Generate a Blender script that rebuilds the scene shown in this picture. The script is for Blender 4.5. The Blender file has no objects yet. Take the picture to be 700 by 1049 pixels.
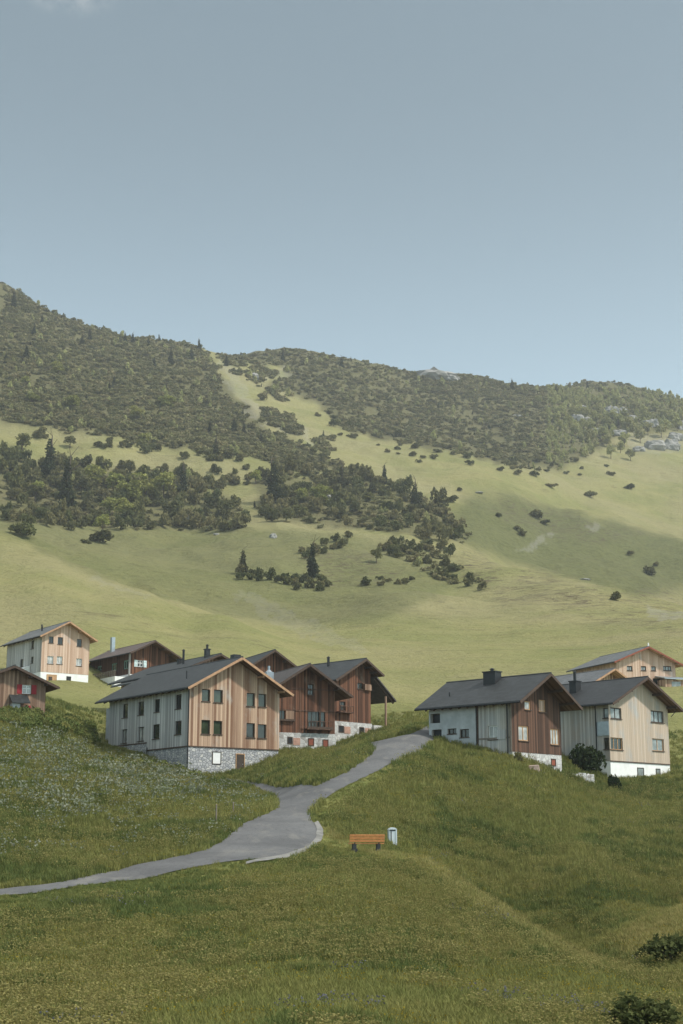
import bpy, math, random
import numpy as np
from mathutils import Vector, Matrix
random.seed(7); rng = np.random.default_rng(11)
scn = bpy.context.scene
COL = scn.collection
PI = math.pi

# ------------------------------------------------------------------ camera model (photo is 700 x 1049)
W0, H0, F0 = 700.0, 1049.0, 1500.0
PITCH = math.atan(340.5 / F0)
CP, SP = math.cos(PITCH), math.sin(PITCH)

def ray(px, py):
    """sight line of a photo point as (x/y, z/y): horizontal and vertical slopes in the world"""
    a = (np.asarray(px, float) - W0 / 2) / F0
    b = (H0 / 2 - np.asarray(py, float)) / F0
    dy = CP - SP * b
    return a / dy, (SP + CP * b) / dy

def pix(x, y, z):
    dep = y * CP + z * SP
    up = -y * SP + z * CP
    return W0 / 2 + F0 * x / dep, H0 / 2 - F0 * up / dep

def at(px, py, Y):
    u, e = ray(px, py)
    return Vector((float(u) * Y, Y, float(e) * Y))

# ------------------------------------------------------------------ terrain: surveyed points (photo x, photo y, distance)
S = []
def add(*p): S.extend(p)
# near meadow
for px in (-300, -120, 0, 175, 350):
    add((px, 1049, 32), (px, 1130, 22), (px, 985, 43))
add((525, 1049, 34), (525, 1130, 24), (700, 1049, 38), (700, 1130, 27), (900, 1049, 36), (900, 1130, 27))
add((100, 940, 52), (250, 930, 55), (350, 910, 60), (350, 885, 70), (378, 874, 77), (405, 869, 78), (440, 925, 60), (525, 990, 47), (430, 960, 50))
# crest right of the bench and the gully behind it
add((430, 880, 76), (465, 901, 71), (500, 925, 65), (560, 962, 57), (620, 992, 51), (680, 1025, 44))
add((430, 884, 82), (500, 938, 72), (560, 975, 64), (620, 1006, 57))
# spur at the lower right
add((655, 978, 61), (700, 965, 61), (700, 932, 76), (640, 962, 68), (800, 890, 80), (900, 900, 70), (700, 938, 84))
# mound below the right-hand houses
add((450, 870, 92), (450, 830, 103), (450, 795, 115), (450, 775, 124), (350, 832, 92), (395, 800, 108),
    (525, 930, 84), (525, 880, 94), (525, 830, 107), (525, 783, 124), (600, 958, 76), (600, 900, 88), (600, 850, 105),
    (600, 803, 136), (690, 915, 91), (690, 860, 108), (690, 806, 143), (850, 850, 110), (850, 800, 145))
# road line
add((0, 918, 58), (0, 911, 62), (120, 905, 63), (120, 893, 69), (220, 885, 69), (220, 862, 78), (300, 850, 84), (325, 862, 81),
    (300, 825, 96), (345, 797, 108), (400, 766, 124), (430, 753, 133), (-150, 940, 54), (-150, 925, 62))
# bank on the left
add((0, 880, 68), (0, 840, 80), (0, 800, 98), (0, 762, 124), (0, 738, 146), (-150, 860, 76), (-150, 800, 105), (-150, 740, 146))
add((100, 870, 75), (100, 830, 90), (100, 802, 108), (100, 786, 130), (100, 771, 152), (190, 835, 90), (190, 808, 118), (190, 799, 140))
add((240, 799, 142), (287, 776, 149), (270, 828, 96), (252, 805, 136), (278, 816, 112), (310, 800, 112), (332, 777, 134), (300, 774, 150))
# village shelf
add((343, 768, 157), (396, 748, 166), (422, 748, 142), (440, 742, 152), (525, 768, 135), (580, 788, 140), (640, 803, 144),
    (50, 722, 168), (45, 703, 218), (92, 704, 226), (135, 700, 236), (20, 703, 224), (-150, 705, 215), (150, 738, 172),
    (200, 712, 200), (280, 708, 215), (360, 706, 220), (400, 727, 190), (440, 717, 212), (520, 712, 225), (600, 722, 196), (665, 707, 230),
    (700, 706, 232), (697, 765, 172), (697, 728, 205), (850, 700, 235), (850, 760, 170))
# meadows behind the village
add((0, 650, 270), (0, 600, 330), (-150, 620, 270), (-150, 550, 330), (100, 652, 265), (100, 617, 320), (200, 680, 240), (200, 652, 300),
    (300, 690, 245), (300, 672, 285), (300, 657, 330), (400, 690, 262), (400, 660, 330), (400, 630, 400), (400, 605, 470),
    (500, 685, 262), (500, 655, 340), (500, 627, 430), (600, 672, 285), (600, 642, 370), (700, 655, 300), (700, 630, 400),
    (850, 660, 300), (850, 600, 400))
# spur on the left, its lee side, the hollow behind
add((-150, 490, 400), (0, 546, 400), (46, 567, 385), (96, 590, 370), (153, 608, 355), (228, 630, 335))
add((-150, 503, 455), (0, 557, 450), (46, 578, 430), (96, 600, 415), (153, 616, 398), (228, 635, 375))
add((46, 561, 520), (96, 582, 500), (153, 600, 470), (228, 622, 430), (300, 640, 400))
add((20, 546, 570), (100, 562, 580), (200, 577, 565), (300, 602, 510), (300, 562, 600), (200, 546, 650), (100, 545, 650), (0, 532, 640))
add((0, 482, 720), (100, 480, 740), (200, 480, 760), (200, 461, 800), (100, 450, 800), (0, 440, 790), (0, 400, 880), (0, 350, 1020), (0, 293, 1250))
add((60, 325, 1250), (100, 420, 880), (100, 380, 1020), (100, 338, 1260), (150, 350, 1300), (200, 430, 900), (200, 390, 1060), (200, 357, 1340))
add((-150, 480, 640), (-150, 400, 790), (-150, 330, 1000), (-150, 225, 1250), (-300, 150, 1250), (-300, 420, 640))
# middle
add((300, 482, 790), (300, 450, 920), (300, 400, 1150), (290, 358, 1420), (400, 530, 680), (400, 490, 830), (400, 460, 980), (400, 420, 1180),
    (350, 367, 1440), (400, 376, 1460), (386, 575, 580), (340, 585, 560), (450, 590, 540), (440, 540, 680))
# right-hand crest and the dark hollow behind it
add((468, 560, 620), (521, 576, 600), (593, 594, 580), (660, 618, 555), (730, 645, 530))
add((521, 583, 645), (593, 602, 622), (660, 625, 595), (730, 650, 570))
add((521, 562, 700), (593, 585, 690), (660, 608, 655), (593, 560, 760), (660, 580, 740), (560, 540, 800), (600, 526, 850), (700, 568, 800), (700, 595, 720))
add((490, 487, 860), (540, 500, 880), (600, 518, 885), (700, 548, 870), (600, 522, 935), (700, 550, 920))
add((600, 505, 990), (700, 530, 980), (700, 500, 1080), (600, 478, 1080), (500, 472, 1000), (500, 440, 1180), (520, 398, 1500), (560, 399, 1530),
    (480, 390, 1480), (600, 440, 1260), (600, 394, 1600), (640, 398, 1640), (700, 465, 1210), (700, 412, 1700), (850, 520, 980), (850, 470, 1200),
    (850, 450, 1700), (1000, 480, 1700), (850, 580, 740))
for q in [p for p in S if p[2] >= 1240 and p[1] < 481]:
    if q[1] < 300 or q[2] > 1240 and (q[1] < 415 or q[0] > 800):
        add((q[0], q[1] + 22, q[2] * 1.13), (q[0], q[1] + 70, q[2] * 1.5))
P = np.array(S, float)
PU, PE = ray(P[:, 0], P[:, 1])
KU = 5.0
CX = np.stack([PU * KU, np.log(P[:, 2])], 1)

def tps_k(d2): return np.where(d2 > 1e-14, 0.5 * d2 * np.log(np.maximum(d2, 1e-14)), 0.0)
def tps_fit(X, v, lam):
    n = len(X)
    K = tps_k(((X[:, None] - X[None]) ** 2).sum(-1)) + lam * np.eye(n)
    A = np.zeros((n + 3, n + 3)); A[:n, :n] = K; A[:n, n] = 1; A[:n, n + 1:] = X; A[n:, :n] = A[:n, n:].T
    return np.linalg.solve(A, np.concatenate([v, np.zeros(3)]))
TW = tps_fit(CX, PE, 1e-5)
def tps_eval(U, T):
    X = np.stack([U.ravel() * KU, T.ravel()], 1); out = np.empty(len(X))
    for i in range(0, len(X), 20000):
        x = X[i:i + 20000]
        d2 = (x[:, None, 0] - CX[None, :, 0]) ** 2 + (x[:, None, 1] - CX[None, :, 1]) ** 2
        out[i:i + 20000] = tps_k(d2) @ TW[:len(CX)] + TW[len(CX)] + x @ TW[len(CX) + 1:]
    return out.reshape(U.shape)

def vnoise(x, y, seed=0):
    xi = np.floor(x).astype(np.int64); yi = np.floor(y).astype(np.int64)
    fx = x - xi; fy = y - yi
    fx = fx * fx * fx * (fx * (fx * 6 - 15) + 10); fy = fy * fy * fy * (fy * (fy * 6 - 15) + 10)
    def h(a, b):
        n = (a * 374761393 + b * 668265263 + seed * 974634541) & 0x7fffffff
        n = ((n ^ (n >> 13)) * 1274126177) & 0x7fffffff
        return ((n ^ (n >> 16)) & 0xffff) / 65535.0 * 2 - 1
    return (h(xi, yi) * (1 - fx) + h(xi + 1, yi) * fx) * (1 - fy) + (h(xi, yi + 1) * (1 - fx) + h(xi + 1, yi + 1) * fx) * fy
def fbm(x, y, seed=0, o=4):
    s = 0; a = 1
    for k in range(o):
        s = s + a * vnoise(x * 2 ** k, y * 2 ** k, seed + k); a *= .5
    return s

UMIN, UMAX, NU = -0.44, 0.44, 640
TMIN, TMAX, NT = math.log(12), math.log(2600), 900
GU = np.linspace(UMIN, UMAX, NU); GT = np.linspace(TMIN, TMAX, NT)
MU, MT = np.meshgrid(GU, GT)
# thin plate on a coarser net, then bilinear up
cu, ct = np.meshgrid(np.linspace(UMIN, UMAX, 214), np.linspace(TMIN, TMAX, 301))
CE = tps_eval(cu, ct)
def bil(G, u, t, umin, umax, tmin, tmax):
    nt, nu = G.shape
    a = np.clip((u - umin) / (umax - umin) * (nu - 1), 0, nu - 1.0001); b = np.clip((t - tmin) / (tmax - tmin) * (nt - 1), 0, nt - 1.0001)
    i = a.astype(int); j = b.astype(int); fa = a - i; fb = b - j
    return (G[j, i] * (1 - fa) + G[j, i + 1] * fa) * (1 - fb) + (G[j + 1, i] * (1 - fa) + G[j + 1, i + 1] * fa) * fb
GE = bil(CE, MU, MT, UMIN, UMAX, TMIN, TMAX)
GX = MU * np.exp(MT); GY = np.exp(MT)
far = np.clip((GY - 240) / 500, 0, 1); near = np.clip((150 - GY) / 60, 0, 1)
GZ = GE * GY
mid = np.clip((GY - 300) / 150, 0, 1) * np.clip((1000 - GY) / 250, 0, 1)
GZ += mid * (2.6 * (.45 - np.abs(fbm((GX + .35 * GY) / 62, (GY - .2 * GX) / 120, 51, 4))) + 1.3 * fbm(GX / 26, GY / 32, 57, 3))
GZ += far * (3.8 * fbm(GX / 75, GY / 75, 3, 5) + 0.9 * fbm(GX / 14, GY / 11, 9, 3))
GZ += np.clip((GY - 900) / 300, 0, 1) * (3.5 * fbm(GX / 110, GY / 130, 21, 4))
GZ += near * np.clip((GY - 20) / 10, 0, 1) * 0.10 * fbm(GX / 5, GY / 5, 5, 3)
GE = GZ / GY

def ground(x, y):
    x = np.asarray(x, float); y = np.asarray(y, float)
    return bil(GE, x / y, np.log(y), UMIN, UMAX, TMIN, TMAX) * y
def gz(x, y): return float(ground(np.array([x]), np.array([y]))[0])

def hit(px, py, tmin=math.log(24)):
    """first terrain point met along the sight lines of photo points"""
    u, e = ray(px, py); u = np.atleast_1d(u); e = np.atleast_1d(e)
    ts = np.linspace(tmin, math.log(2200), 900)
    Y = np.full(u.shape, np.nan); prev = np.full(u.shape, -1.0); tp = ts[0]
    for t in ts:
        d = bil(GE, u, np.full(u.shape, t), UMIN, UMAX, TMIN, TMAX) - e
        m = np.isnan(Y) & (d >= 0)
        if m.any():
            f = np.where(d[m] - prev[m] > 1e-9, -prev[m] / np.maximum(d[m] - prev[m], 1e-9), 0)
            Y[m] = np.exp(tp + np.clip(f, 0, 1) * (t - tp))
        prev = d; tp = t
    x = u * Y
    return np.stack([x, Y, e * Y], 1)

def inpoly(px, py, poly):
    px = np.asarray(px); py = np.asarray(py); c = np.zeros(px.shape, bool); n = len(poly)
    for i in range(n):
        x1, y1 = poly[i]; x2, y2 = poly[(i + 1) % n]
        if y1 == y2: continue
        c ^= ((y1 > py) != (y2 > py)) & (px < (x2 - x1) * (py - y1) / (y2 - y1) + x1)
    return c

# ------------------------------------------------------------------ helpers: materials
def new_mat(name):
    m = bpy.data.materials.new(name); m.use_nodes = True
    nt = m.node_tree; nt.nodes.clear()
    out = nt.nodes.new('ShaderNodeOutputMaterial')
    return m, nt, out
class N:
    def __init__(s, nt): s.nt = nt
    def n(s, t, **kw):
        nd = s.nt.nodes.new('ShaderNode' + t)
        for k, v in kw.items():
            if k.startswith('_'): setattr(nd, k[1:], v)
        return nd
    def link(s, a, b): s.nt.links.new(a, b)
    def val(s, sock, v):
        if hasattr(v, 'is_linked') or hasattr(v, 'links'): s.link(v, sock)
        else:
            if isinstance(v, (tuple, list)) and len(v) == 3 and len(sock.default_value) == 4: v = (*v, 1)
            sock.default_value = v
    def math(s, op, a, b=0.0, c=0.0, clamp=False):
        nd = s.n('Math', _operation=op, _use_clamp=clamp); s.val(nd.inputs[0], a); s.val(nd.inputs[1], b); s.val(nd.inputs[2], c); return nd.outputs[0]
    def mix(s, f, a, b, blend='MIX'):
        nd = s.n('Mix', _data_type='RGBA', _blend_type=blend); s.val(nd.inputs[0], f); s.val(nd.inputs[6], a); s.val(nd.inputs[7], b); return nd.outputs[2]
    def noise(s, vec, scale, detail=4, rough=.55, dim='3D', dist=0):
        nd = s.n('TexNoise', _noise_dimensions=dim); s.link(vec, nd.inputs['Vector']); nd.inputs['Scale'].default_value = scale
        nd.inputs['Detail'].default_value = detail; nd.inputs['Roughness'].default_value = rough; nd.inputs['Distortion'].default_value = dist; return nd.outputs[0]
    def ramp(s, f, lo, hi, a=0.0, b=1.0):
        nd = s.n('MapRange', _interpolation_type='SMOOTHSTEP'); s.val(nd.inputs[0], f); nd.inputs[1].default_value = lo; nd.inputs[2].default_value = hi
        nd.inputs[3].default_value = a; nd.inputs[4].default_value = b; return nd.outputs[0]
    def mapping(s, vec, scale=(1, 1, 1), rot=(0, 0, 0)):
        nd = s.n('Mapping'); s.link(vec, nd.inputs[0]); nd.inputs['Scale'].default_value = scale; nd.inputs['Rotation'].default_value = rot; return nd.outputs[0]
    def bsdf(s, out, col, rough=.8, spec=.3, bump=None, bstr=.3, bdist=.02, metal=0.0):
        b = s.n('BsdfPrincipled'); s.val(b.inputs['Base Color'], col); s.val(b.inputs['Roughness'], rough); b.inputs['Specular IOR Level'].default_value = spec
        b.inputs['Metallic'].default_value = metal
        if bump is not None:
            bp = s.n('Bump'); bp.inputs['Strength'].default_value = bstr; bp.inputs['Distance'].default_value = bdist; s.link(bump, bp.inputs['Height']); s.link(bp.outputs[0], b.inputs['Normal'])
        s.link(b.outputs[0], out.inputs['Surface']); return b

def wood(name, dark, light, board=.2, grey=None, greyamt=.0, contrast=1.0):
    """vertical boards: each its own tone, knots and weather streaks along the grain"""
    m, nt, out = new_mat(name); k = N(nt)
    uv = k.n('UVMap').outputs[0]; sep = k.n('SeparateXYZ'); k.link(uv, sep.inputs[0])
    b = k.math('DIVIDE', sep.outputs[0], board); fl = k.math('FLOOR', b); fr = k.math('FRACT', b)
    wn = k.n('TexWhiteNoise', _noise_dimensions='1D'); k.link(fl, wn.inputs['W'])
    wide = k.noise(k.mapping(uv, (1.5, .03, 1)), 1.0, 3, .7)
    grain = k.noise(k.mapping(uv, (14, .7, 1)), 1.0, 4, .6)
    tone = k.math('ADD', k.math('MULTIPLY', wn.outputs[0], .55 * contrast), k.math('MULTIPLY', wide, .75)); tone = k.math('ADD', tone, k.math('MULTIPLY', grain, .3))
    c = k.mix(k.ramp(tone, .45, 1.15), dark, light)
    if grey:
        g = k.noise(k.mapping(uv, (.5, .28, 1)), 1.0, 4, .6)
        c = k.mix(k.ramp(g, .62 - greyamt * .5, .85 - greyamt * .5), c, k.mix(wn.outputs[0], tuple(v * .72 for v in grey), grey))
    gap = k.math('LESS_THAN', fr, .09)
    c = k.mix(k.math('MULTIPLY', gap, .55), c, tuple(v * .35 for v in dark))
    h = k.math('SUBTRACT', k.math('MULTIPLY', grain, .2), gap)
    k.bsdf(out, c, .85, .2, h, .5, .02)
    return m

def flat(name, col, rough=.7, var=.18, scale=3.0, spec=.3, metal=0.0, dirt=None):
    m, nt, out = new_mat(name); k = N(nt); uv = k.n('TexCoord').outputs['Object']
    nz = k.noise(uv, scale, 5, .6)
    c = k.mix(k.ramp(nz, .3, .7), tuple(v * (1 - var) for v in col), tuple(min(1, v * (1 + var)) for v in col))
    if dirt:
        c = k.mix(k.ramp(k.noise(k.mapping(uv, (1, 1, .35)), scale * .4, 4), .5, .75, 0, .6), c, dirt)
    k.bsdf(out, c, rough, spec, nz, .2, .01, metal)
    return m

def roofmat(name, col, seam=.45, rough=.55):
    m, nt, out = new_mat(name); k = N(nt); uv = k.n('UVMap').outputs[0]
    sep = k.n('SeparateXYZ'); k.link(uv, sep.inputs[0])
    row = k.math('DIVIDE', sep.outputs[1], .33); fr = k.math('FRACT', row)
    off = k.math('MULTIPLY', k.math('FLOOR', row), .37)
    cx = k.math('FLOOR', k.math('ADD', k.math('DIVIDE', sep.outputs[0], seam), off))
    wn = k.n('TexWhiteNoise', _noise_dimensions='2D'); cv = k.n('CombineXYZ'); k.link(cx, cv.inputs[0]); k.link(k.math('FLOOR', row), cv.inputs[1]); k.link(cv.outputs[0], wn.inputs['Vector'])
    nz = k.noise(uv, .5, 5, .6); st = k.noise(k.mapping(uv, (2.5, .15, 1)), 1, 3)
    t = k.math('ADD', k.math('MULTIPLY', wn.outputs[0], .3), k.math('ADD', k.math('MULTIPLY', nz, .5), k.math('MULTIPLY', st, .3)))
    c = k.mix(k.ramp(t, .3, .85), tuple(v * .7 for v in col), tuple(v * 1.3 for v in col))
    gap = k.math('LESS_THAN', fr, .08)
    c = k.mix(k.math('MULTIPLY', gap, .35), c, tuple(v * .4 for v in col))
    k.bsdf(out, c, rough, .35, k.math('SUBTRACT', k.math('MULTIPLY', nz, .1), gap), .4, .015)
    return m

def stonemat(name, cols, mortar, size=.34):
    m, nt, out = new_mat(name); k = N(nt); uv = k.n('UVMap').outputs[0]
    mp = k.mapping(uv, (1 / size, 1.35 / size, 1)); 
    nz0 = k.n('TexNoise'); k.link(mp, nz0.inputs[0]); nz0.inputs['Scale'].default_value = .8
    ad = k.n('VectorMath', _operation='ADD'); sc = k.n('VectorMath', _operation='SCALE'); k.link(nz0.outputs[1], sc.inputs[0]); sc.inputs['Scale'].default_value = .5
    k.link(mp, ad.inputs[0]); k.link(sc.outputs[0], ad.inputs[1])
    v = k.n('TexVoronoi', _voronoi_dimensions='2D', _feature='F1'); k.link(ad.outputs[0], v.inputs['Vector']); v.inputs['Scale'].default_value = 1
    e = k.n('TexVoronoi', _voronoi_dimensions='2D', _feature='DISTANCE_TO_EDGE'); k.link(ad.outputs[0], e.inputs['Vector']); e.inputs['Scale'].default_value = 1
    sp = k.n('SeparateColor'); k.link(v.outputs['Color'], sp.inputs[0])
    c = k.mix(sp.outputs[0], cols[0], cols[1]); c = k.mix(k.ramp(sp.outputs[1], .75, .95), c, cols[2])
    c = k.mix(k.ramp(k.noise(uv, 9, 4), .3, .8, 0, .35), c, tuple(x * .55 for x in cols[0]))
    md = k.ramp(e.outputs['Distance'], .03, .11)
    c = k.mix(md, mortar, c)
    k.bsdf(out, c, .9, .2, md, .7, .03)
    return m

def glassmat(name, col, rough=.08):
    m, nt, out = new_mat(name); k = N(nt); nz = k.noise(k.n('TexCoord').outputs['Object'], 1.2, 2)
    c = k.mix(k.ramp(nz, .3, .7), tuple(v * .7 for v in col), tuple(min(1, v * 1.3) for v in col))
    k.bsdf(out, c, rough, .5, nz, .04, .05); return m

M = {}
M['roof'] = roofmat('roof_dark_shingle', (.034, .038, .040))
M['roof_black'] = roofmat('roof_black_sheet', (.026, .029, .031), .5)
M['roof_grey'] = roofmat('roof_grey_sheet', (.12, .125, .13), .5)
M['roof_brown'] = roofmat('roof_brown_shingle', (.075, .062, .058))
M['roof_red'] = roofmat('roof_red_brown', (.115, .085, .075))
M['fir'] = wood('larch_boards', (.20, .108, .068), (.54, .385, .275), .24, (.48, .43, .38), .2, contrast=1.05)
M['fir_light'] = wood('light_larch_boards', (.44, .29, .21), (.68, .52, .41), .24, (.50, .46, .43), .15, contrast=.8)
M['fir_pale'] = wood('pale_larch_boards', (.44, .35, .27), (.64, .54, .44), .3, (.46, .45, .43), .3, contrast=.45)
M['grey'] = wood('weathered_grey_boards', (.29, .285, .28), (.60, .59, .575), .2, (.46, .46, .465), .25, contrast=.9)
M['grey_warm'] = wood('weathered_boards_brown_top', (.33, .29, .25), (.60, .56, .51), .2, (.48, .475, .465), .4, contrast=.9)
M['brown'] = wood('dark_brown_boards', (.055, .034, .026), (.160, .088, .060), .19)
M['redbrown'] = wood('red_brown_boards', (.050, .026, .018), (.200, .094, .058), .19, (.24, .18, .14), .15, contrast=1.1)
M['old'] = wood('old_log_boards', (.13, .075, .05), (.36, .24, .17), .22, (.30, .25, .21), .2)
M['soffit'] = wood('soffit_boards', (.10, .055, .035), (.20, .12, .075), .16)
M['soffit_light'] = wood('light_soffit_boards', (.36, .20, .11), (.52, .33, .2), .16)
M['trim'] = flat('dark_timber', (.075, .048, .035))
M['trim_light'] = flat('fresh_timber', (.40, .24, .14))
M['stone'] = stonemat('rubble_masonry', [(.30, .31, .33), (.52, .52, .53), (.62, .61, .58)], (.15, .155, .165))
M['stone_old'] = stonemat('whitewashed_rubble', [(.46, .45, .44), (.66, .65, .63), (.34, .32, .30)], (.42, .41, .40), .45)
M['white'] = flat('white_render', (.80, .80, .79), .85, .05, 1.5, dirt=(.62, .62, .60))
M['concrete'] = flat('grey_concrete', (.43, .445, .45), .85, .12, 1.2, dirt=(.33, .34, .34))
M['glass'] = glassmat('window_glass', (.022, .028, .026))
M['glass_green'] = glassmat('window_glass_greenish', (.035, .048, .028))
M['glass_light'] = glassmat('window_glass_with_curtain', (.36, .365, .35), .2)
M['glass_grey'] = glassmat('window_glass_sky', (.22, .25, .25), .15)
M['frame_dark'] = flat('dark_window_wood', (.06, .045, .035))
M['frame_wood'] = flat('orange_window_wood', (.46, .28, .15))
M['frame_white'] = flat('white_window_paint', (.78, .78, .77), .5, .04)
M['red'] = flat('red_shutter_paint', (.30, .020, .028), .6)
M['green'] = flat('green_shutter_paint', (.16, .27, .22), .6)
M['blue'] = flat('pale_blue_shutter_paint', (.55, .66, .68), .6)
M['rust'] = flat('rust_shutter_paint', (.25, .075, .045), .7)
M['pink'] = flat('salmon_shutter_wood', (.42, .25, .19), .7)
M['black'] = flat('black_metal', (.018, .02, .022), .5)
M['zinc'] = flat('zinc_metal', (.33, .37, .40), .4, .1, 3, .5, .6)
M['steel'] = flat('pale_steel', (.62, .65, .68), .42, .06, 4, .5, .35)
M['bench'] = flat('orange_bench_wood', (.62, .26, .10), .55, .15, 6)
M['iron'] = flat('dark_bench_iron', (.035, .037, .04), .6)
M['post'] = flat('grey_post_wood', (.20, .17, .14), .9)

# ------------------------------------------------------------------ helpers: meshes
class MB:
    """collects faces (with a material slot each) and links them as ONE mesh object"""
    def __init__(s): s.v = []; s.f = []; s.mi = []
    def poly(s, pts, mi=0):
        b = len(s.v); s.v.extend([tuple(p) for p in pts]); s.f.append(tuple(range(b, b + len(pts)))); s.mi.append(mi)
    def box(s, x0, y0, z0, x1, y1, z1, mi=0):
        s.hexa([(x0, y0, z0), (x1, y0, z0), (x1, y1, z0), (x0, y1, z0), (x0, y0, z1), (x1, y0, z1), (x1, y1, z1), (x0, y1, z1)], mi)
    def hexa(s, p, mi=0):
        b = len(s.v); s.v.extend([tuple(q) for q in p])
        for q in ((3, 2, 1, 0), (4, 5, 6, 7), (0, 1, 5, 4), (1, 2, 6, 5), (2, 3, 7, 6), (3, 0, 4, 7)):
            s.f.append(tuple(b + i for i in q)); s.mi.append(mi)
    def beam(s, a, b, w, h, mi=0, up=(0, 0, 1)):
        a = Vector(a); b = Vector(b); d = (b - a).normalized(); sd = d.cross(Vector(up)).normalized() * (w / 2); u = sd.cross(d).normalized() * (h / 2)
        s.hexa([a - sd - u, a + sd - u, b + sd - u, b - sd - u, a - sd + u, a + sd + u, b + sd + u, b - sd + u], mi)
    def tube(s, a, b, r0, r1=None, n=8, mi=0, cap=True):
        r1 = r0 if r1 is None else r1
        a = Vector(a); b = Vector(b); d = (b - a).normalized(); t = d.orthogonal().normalized(); q = d.cross(t); o = len(s.v)
        for c, r in ((a, r0), (b, r1)):
            for i in range(n):
                w = 2 * PI * i / n; s.v.append(tuple(c + t * (r * math.cos(w)) + q * (r * math.sin(w))))
        for i in range(n):
            j = (i + 1) % n; s.f.append((o + i, o + j, o + n + j, o + n + i)); s.mi.append(mi)
        if cap:
            s.f.append(tuple(o + n - 1 - i for i in range(n))); s.mi.append(mi); s.f.append(tuple(o + n + i for i in range(n))); s.mi.append(mi)
    def build(s, name, mats, parent=None, smooth=False, bevel=0):
        me = bpy.data.meshes.new(name); me.from_pydata(s.v, [], s.f)
        mats = mats if isinstance(mats, (list, tuple)) else [mats]
        for m in mats: me.materials.append(m)
        me.polygons.foreach_set('material_index', s.mi)
        if smooth: me.polygons.foreach_set('use_smooth', [True] * len(s.f))
        uvl = me.uv_layers.new(name='UVMap')
        uv = np.zeros((len(me.loops), 2)); co = np.array(s.v)
        for p in me.polygons:
            n = p.normal; t = Vector((-n.y, n.x, 0))
            t = Vector((1, 0, 0)) if t.length < 1e-3 else t.normalized()
            b = n.cross(t)
            for li in p.loop_indices:
                c = co[me.loops[li].vertex_index]; uv[li] = (c @ np.array(t), c @ np.array(b))
        uvl.data.foreach_set('uv', uv.ravel())
        me.update()
        o = bpy.data.objects.new(name, me); COL.objects.link(o); o.parent = parent
        if bevel:
            bv = o.modifiers.new('edge', 'BEVEL'); bv.width = bevel; bv.segments = 1; bv.limit_method = 'ANGLE'
        return o

def tag(o, label=None, cat=None, group=None, kind=None):
    if label: o['label'] = label
    if cat: o['category'] = cat
    if group: o['group'] = group
    if kind: o['kind'] = kind
    return o
def empty(name, loc, rz=0):
    o = bpy.data.objects.new(name, None); COL.objects.link(o); o.location = loc; o.rotation_euler = (0, 0, rz); o.empty_display_size = .3; return o

# ------------------------------------------------------------------ terrain mesh
def attr(me, name, arr):
    a = me.attributes.new(name, 'FLOAT', 'POINT'); a.data.foreach_set('value', np.asarray(arr, np.float32).ravel())
def grid_mesh(name, X, Y, Z, extra=None):
    nt, nu = X.shape
    me = bpy.data.meshes.new(name); me.vertices.add(nt * nu)
    me.vertices.foreach_set('co', np.stack([X, Y, Z], -1).astype(np.float32).ravel())
    idx = np.arange(nt * nu).reshape(nt, nu)
    q = np.stack([idx[:-1, :-1], idx[:-1, 1:], idx[1:, 1:], idx[1:, :-1]], -1).reshape(-1, 4)
    me.loops.add(q.size); me.loops.foreach_set('vertex_index', q.ravel().astype(np.int32))
    me.polygons.add(len(q)); me.polygons.foreach_set('loop_start', np.arange(0, q.size, 4, dtype=np.int32))
    me.update(calc_edges=True); me.polygons.foreach_set('use_smooth', np.ones(len(q), bool))
    return me
# behind and below the camera the sheet simply carries on
bx = np.stack([GU * 900, GU * 300]); by = np.stack([np.full(NU, -220.), np.full(NU, -6.)]); bz = np.stack([np.full(NU, -9.), np.full(NU, -3.9)])
X_ = np.concatenate([bx, GX]); Y_ = np.concatenate([by, GY]); Z_ = np.concatenate([bz, GZ])
me = grid_mesh('meadow_ground', X_, Y_, Z_)
PX, PY = pix(GX, GY, GZ)
pad = lambda a: np.concatenate([np.zeros((2, NU)), a])
def soft(poly, wob=6.0, seed=0):
    jx = PX + wob * fbm(PX / 14, PY / 9, 40 + seed, 3); jy = PY + wob * .6 * fbm(PX / 14, PY / 9, 60 + seed, 3)
    return inpoly(jx, jy, poly).astype(float)
BARE = np.zeros_like(GX)
# pale gravel runnels, scree and worn tracks on the slopes
for poly in [[(222, 368), (238, 372), (262, 412), (300, 434), (330, 452), (322, 456), (285, 440), (255, 424), (238, 398)],
             [(262, 378), (300, 376), (306, 384), (270, 388)],
             [(640, 440), (700, 452), (700, 466), (650, 462)],
             [(660, 622), (720, 628), (720, 640), (665, 632)], [(528, 562), (545, 553), (572, 546), (574, 550), (548, 558), (530, 566)],
             [(600, 538), (614, 533), (612, 543), (602, 546)], [(245, 602), (330, 640), (380, 668), (372, 672), (300, 646), (240, 612)],
             [(95, 590), (150, 606), (146, 611), (95, 597)]]:
    BARE = np.maximum(BARE, soft(poly, 7, len(poly)) * np.where(GY > 240, 1, 0) * (.33 if poly[0][1] < 430 else .35 if poly[0][1] < 480 else .22 if poly[0][0] < 500 else .45))
attr(me, 'bare', pad(BARE))
LUSH_SHADE = np.zeros_like(GX); TER = np.zeros_like(GX)
ZF = np.where(GY > 240, 1, 0)
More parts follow.
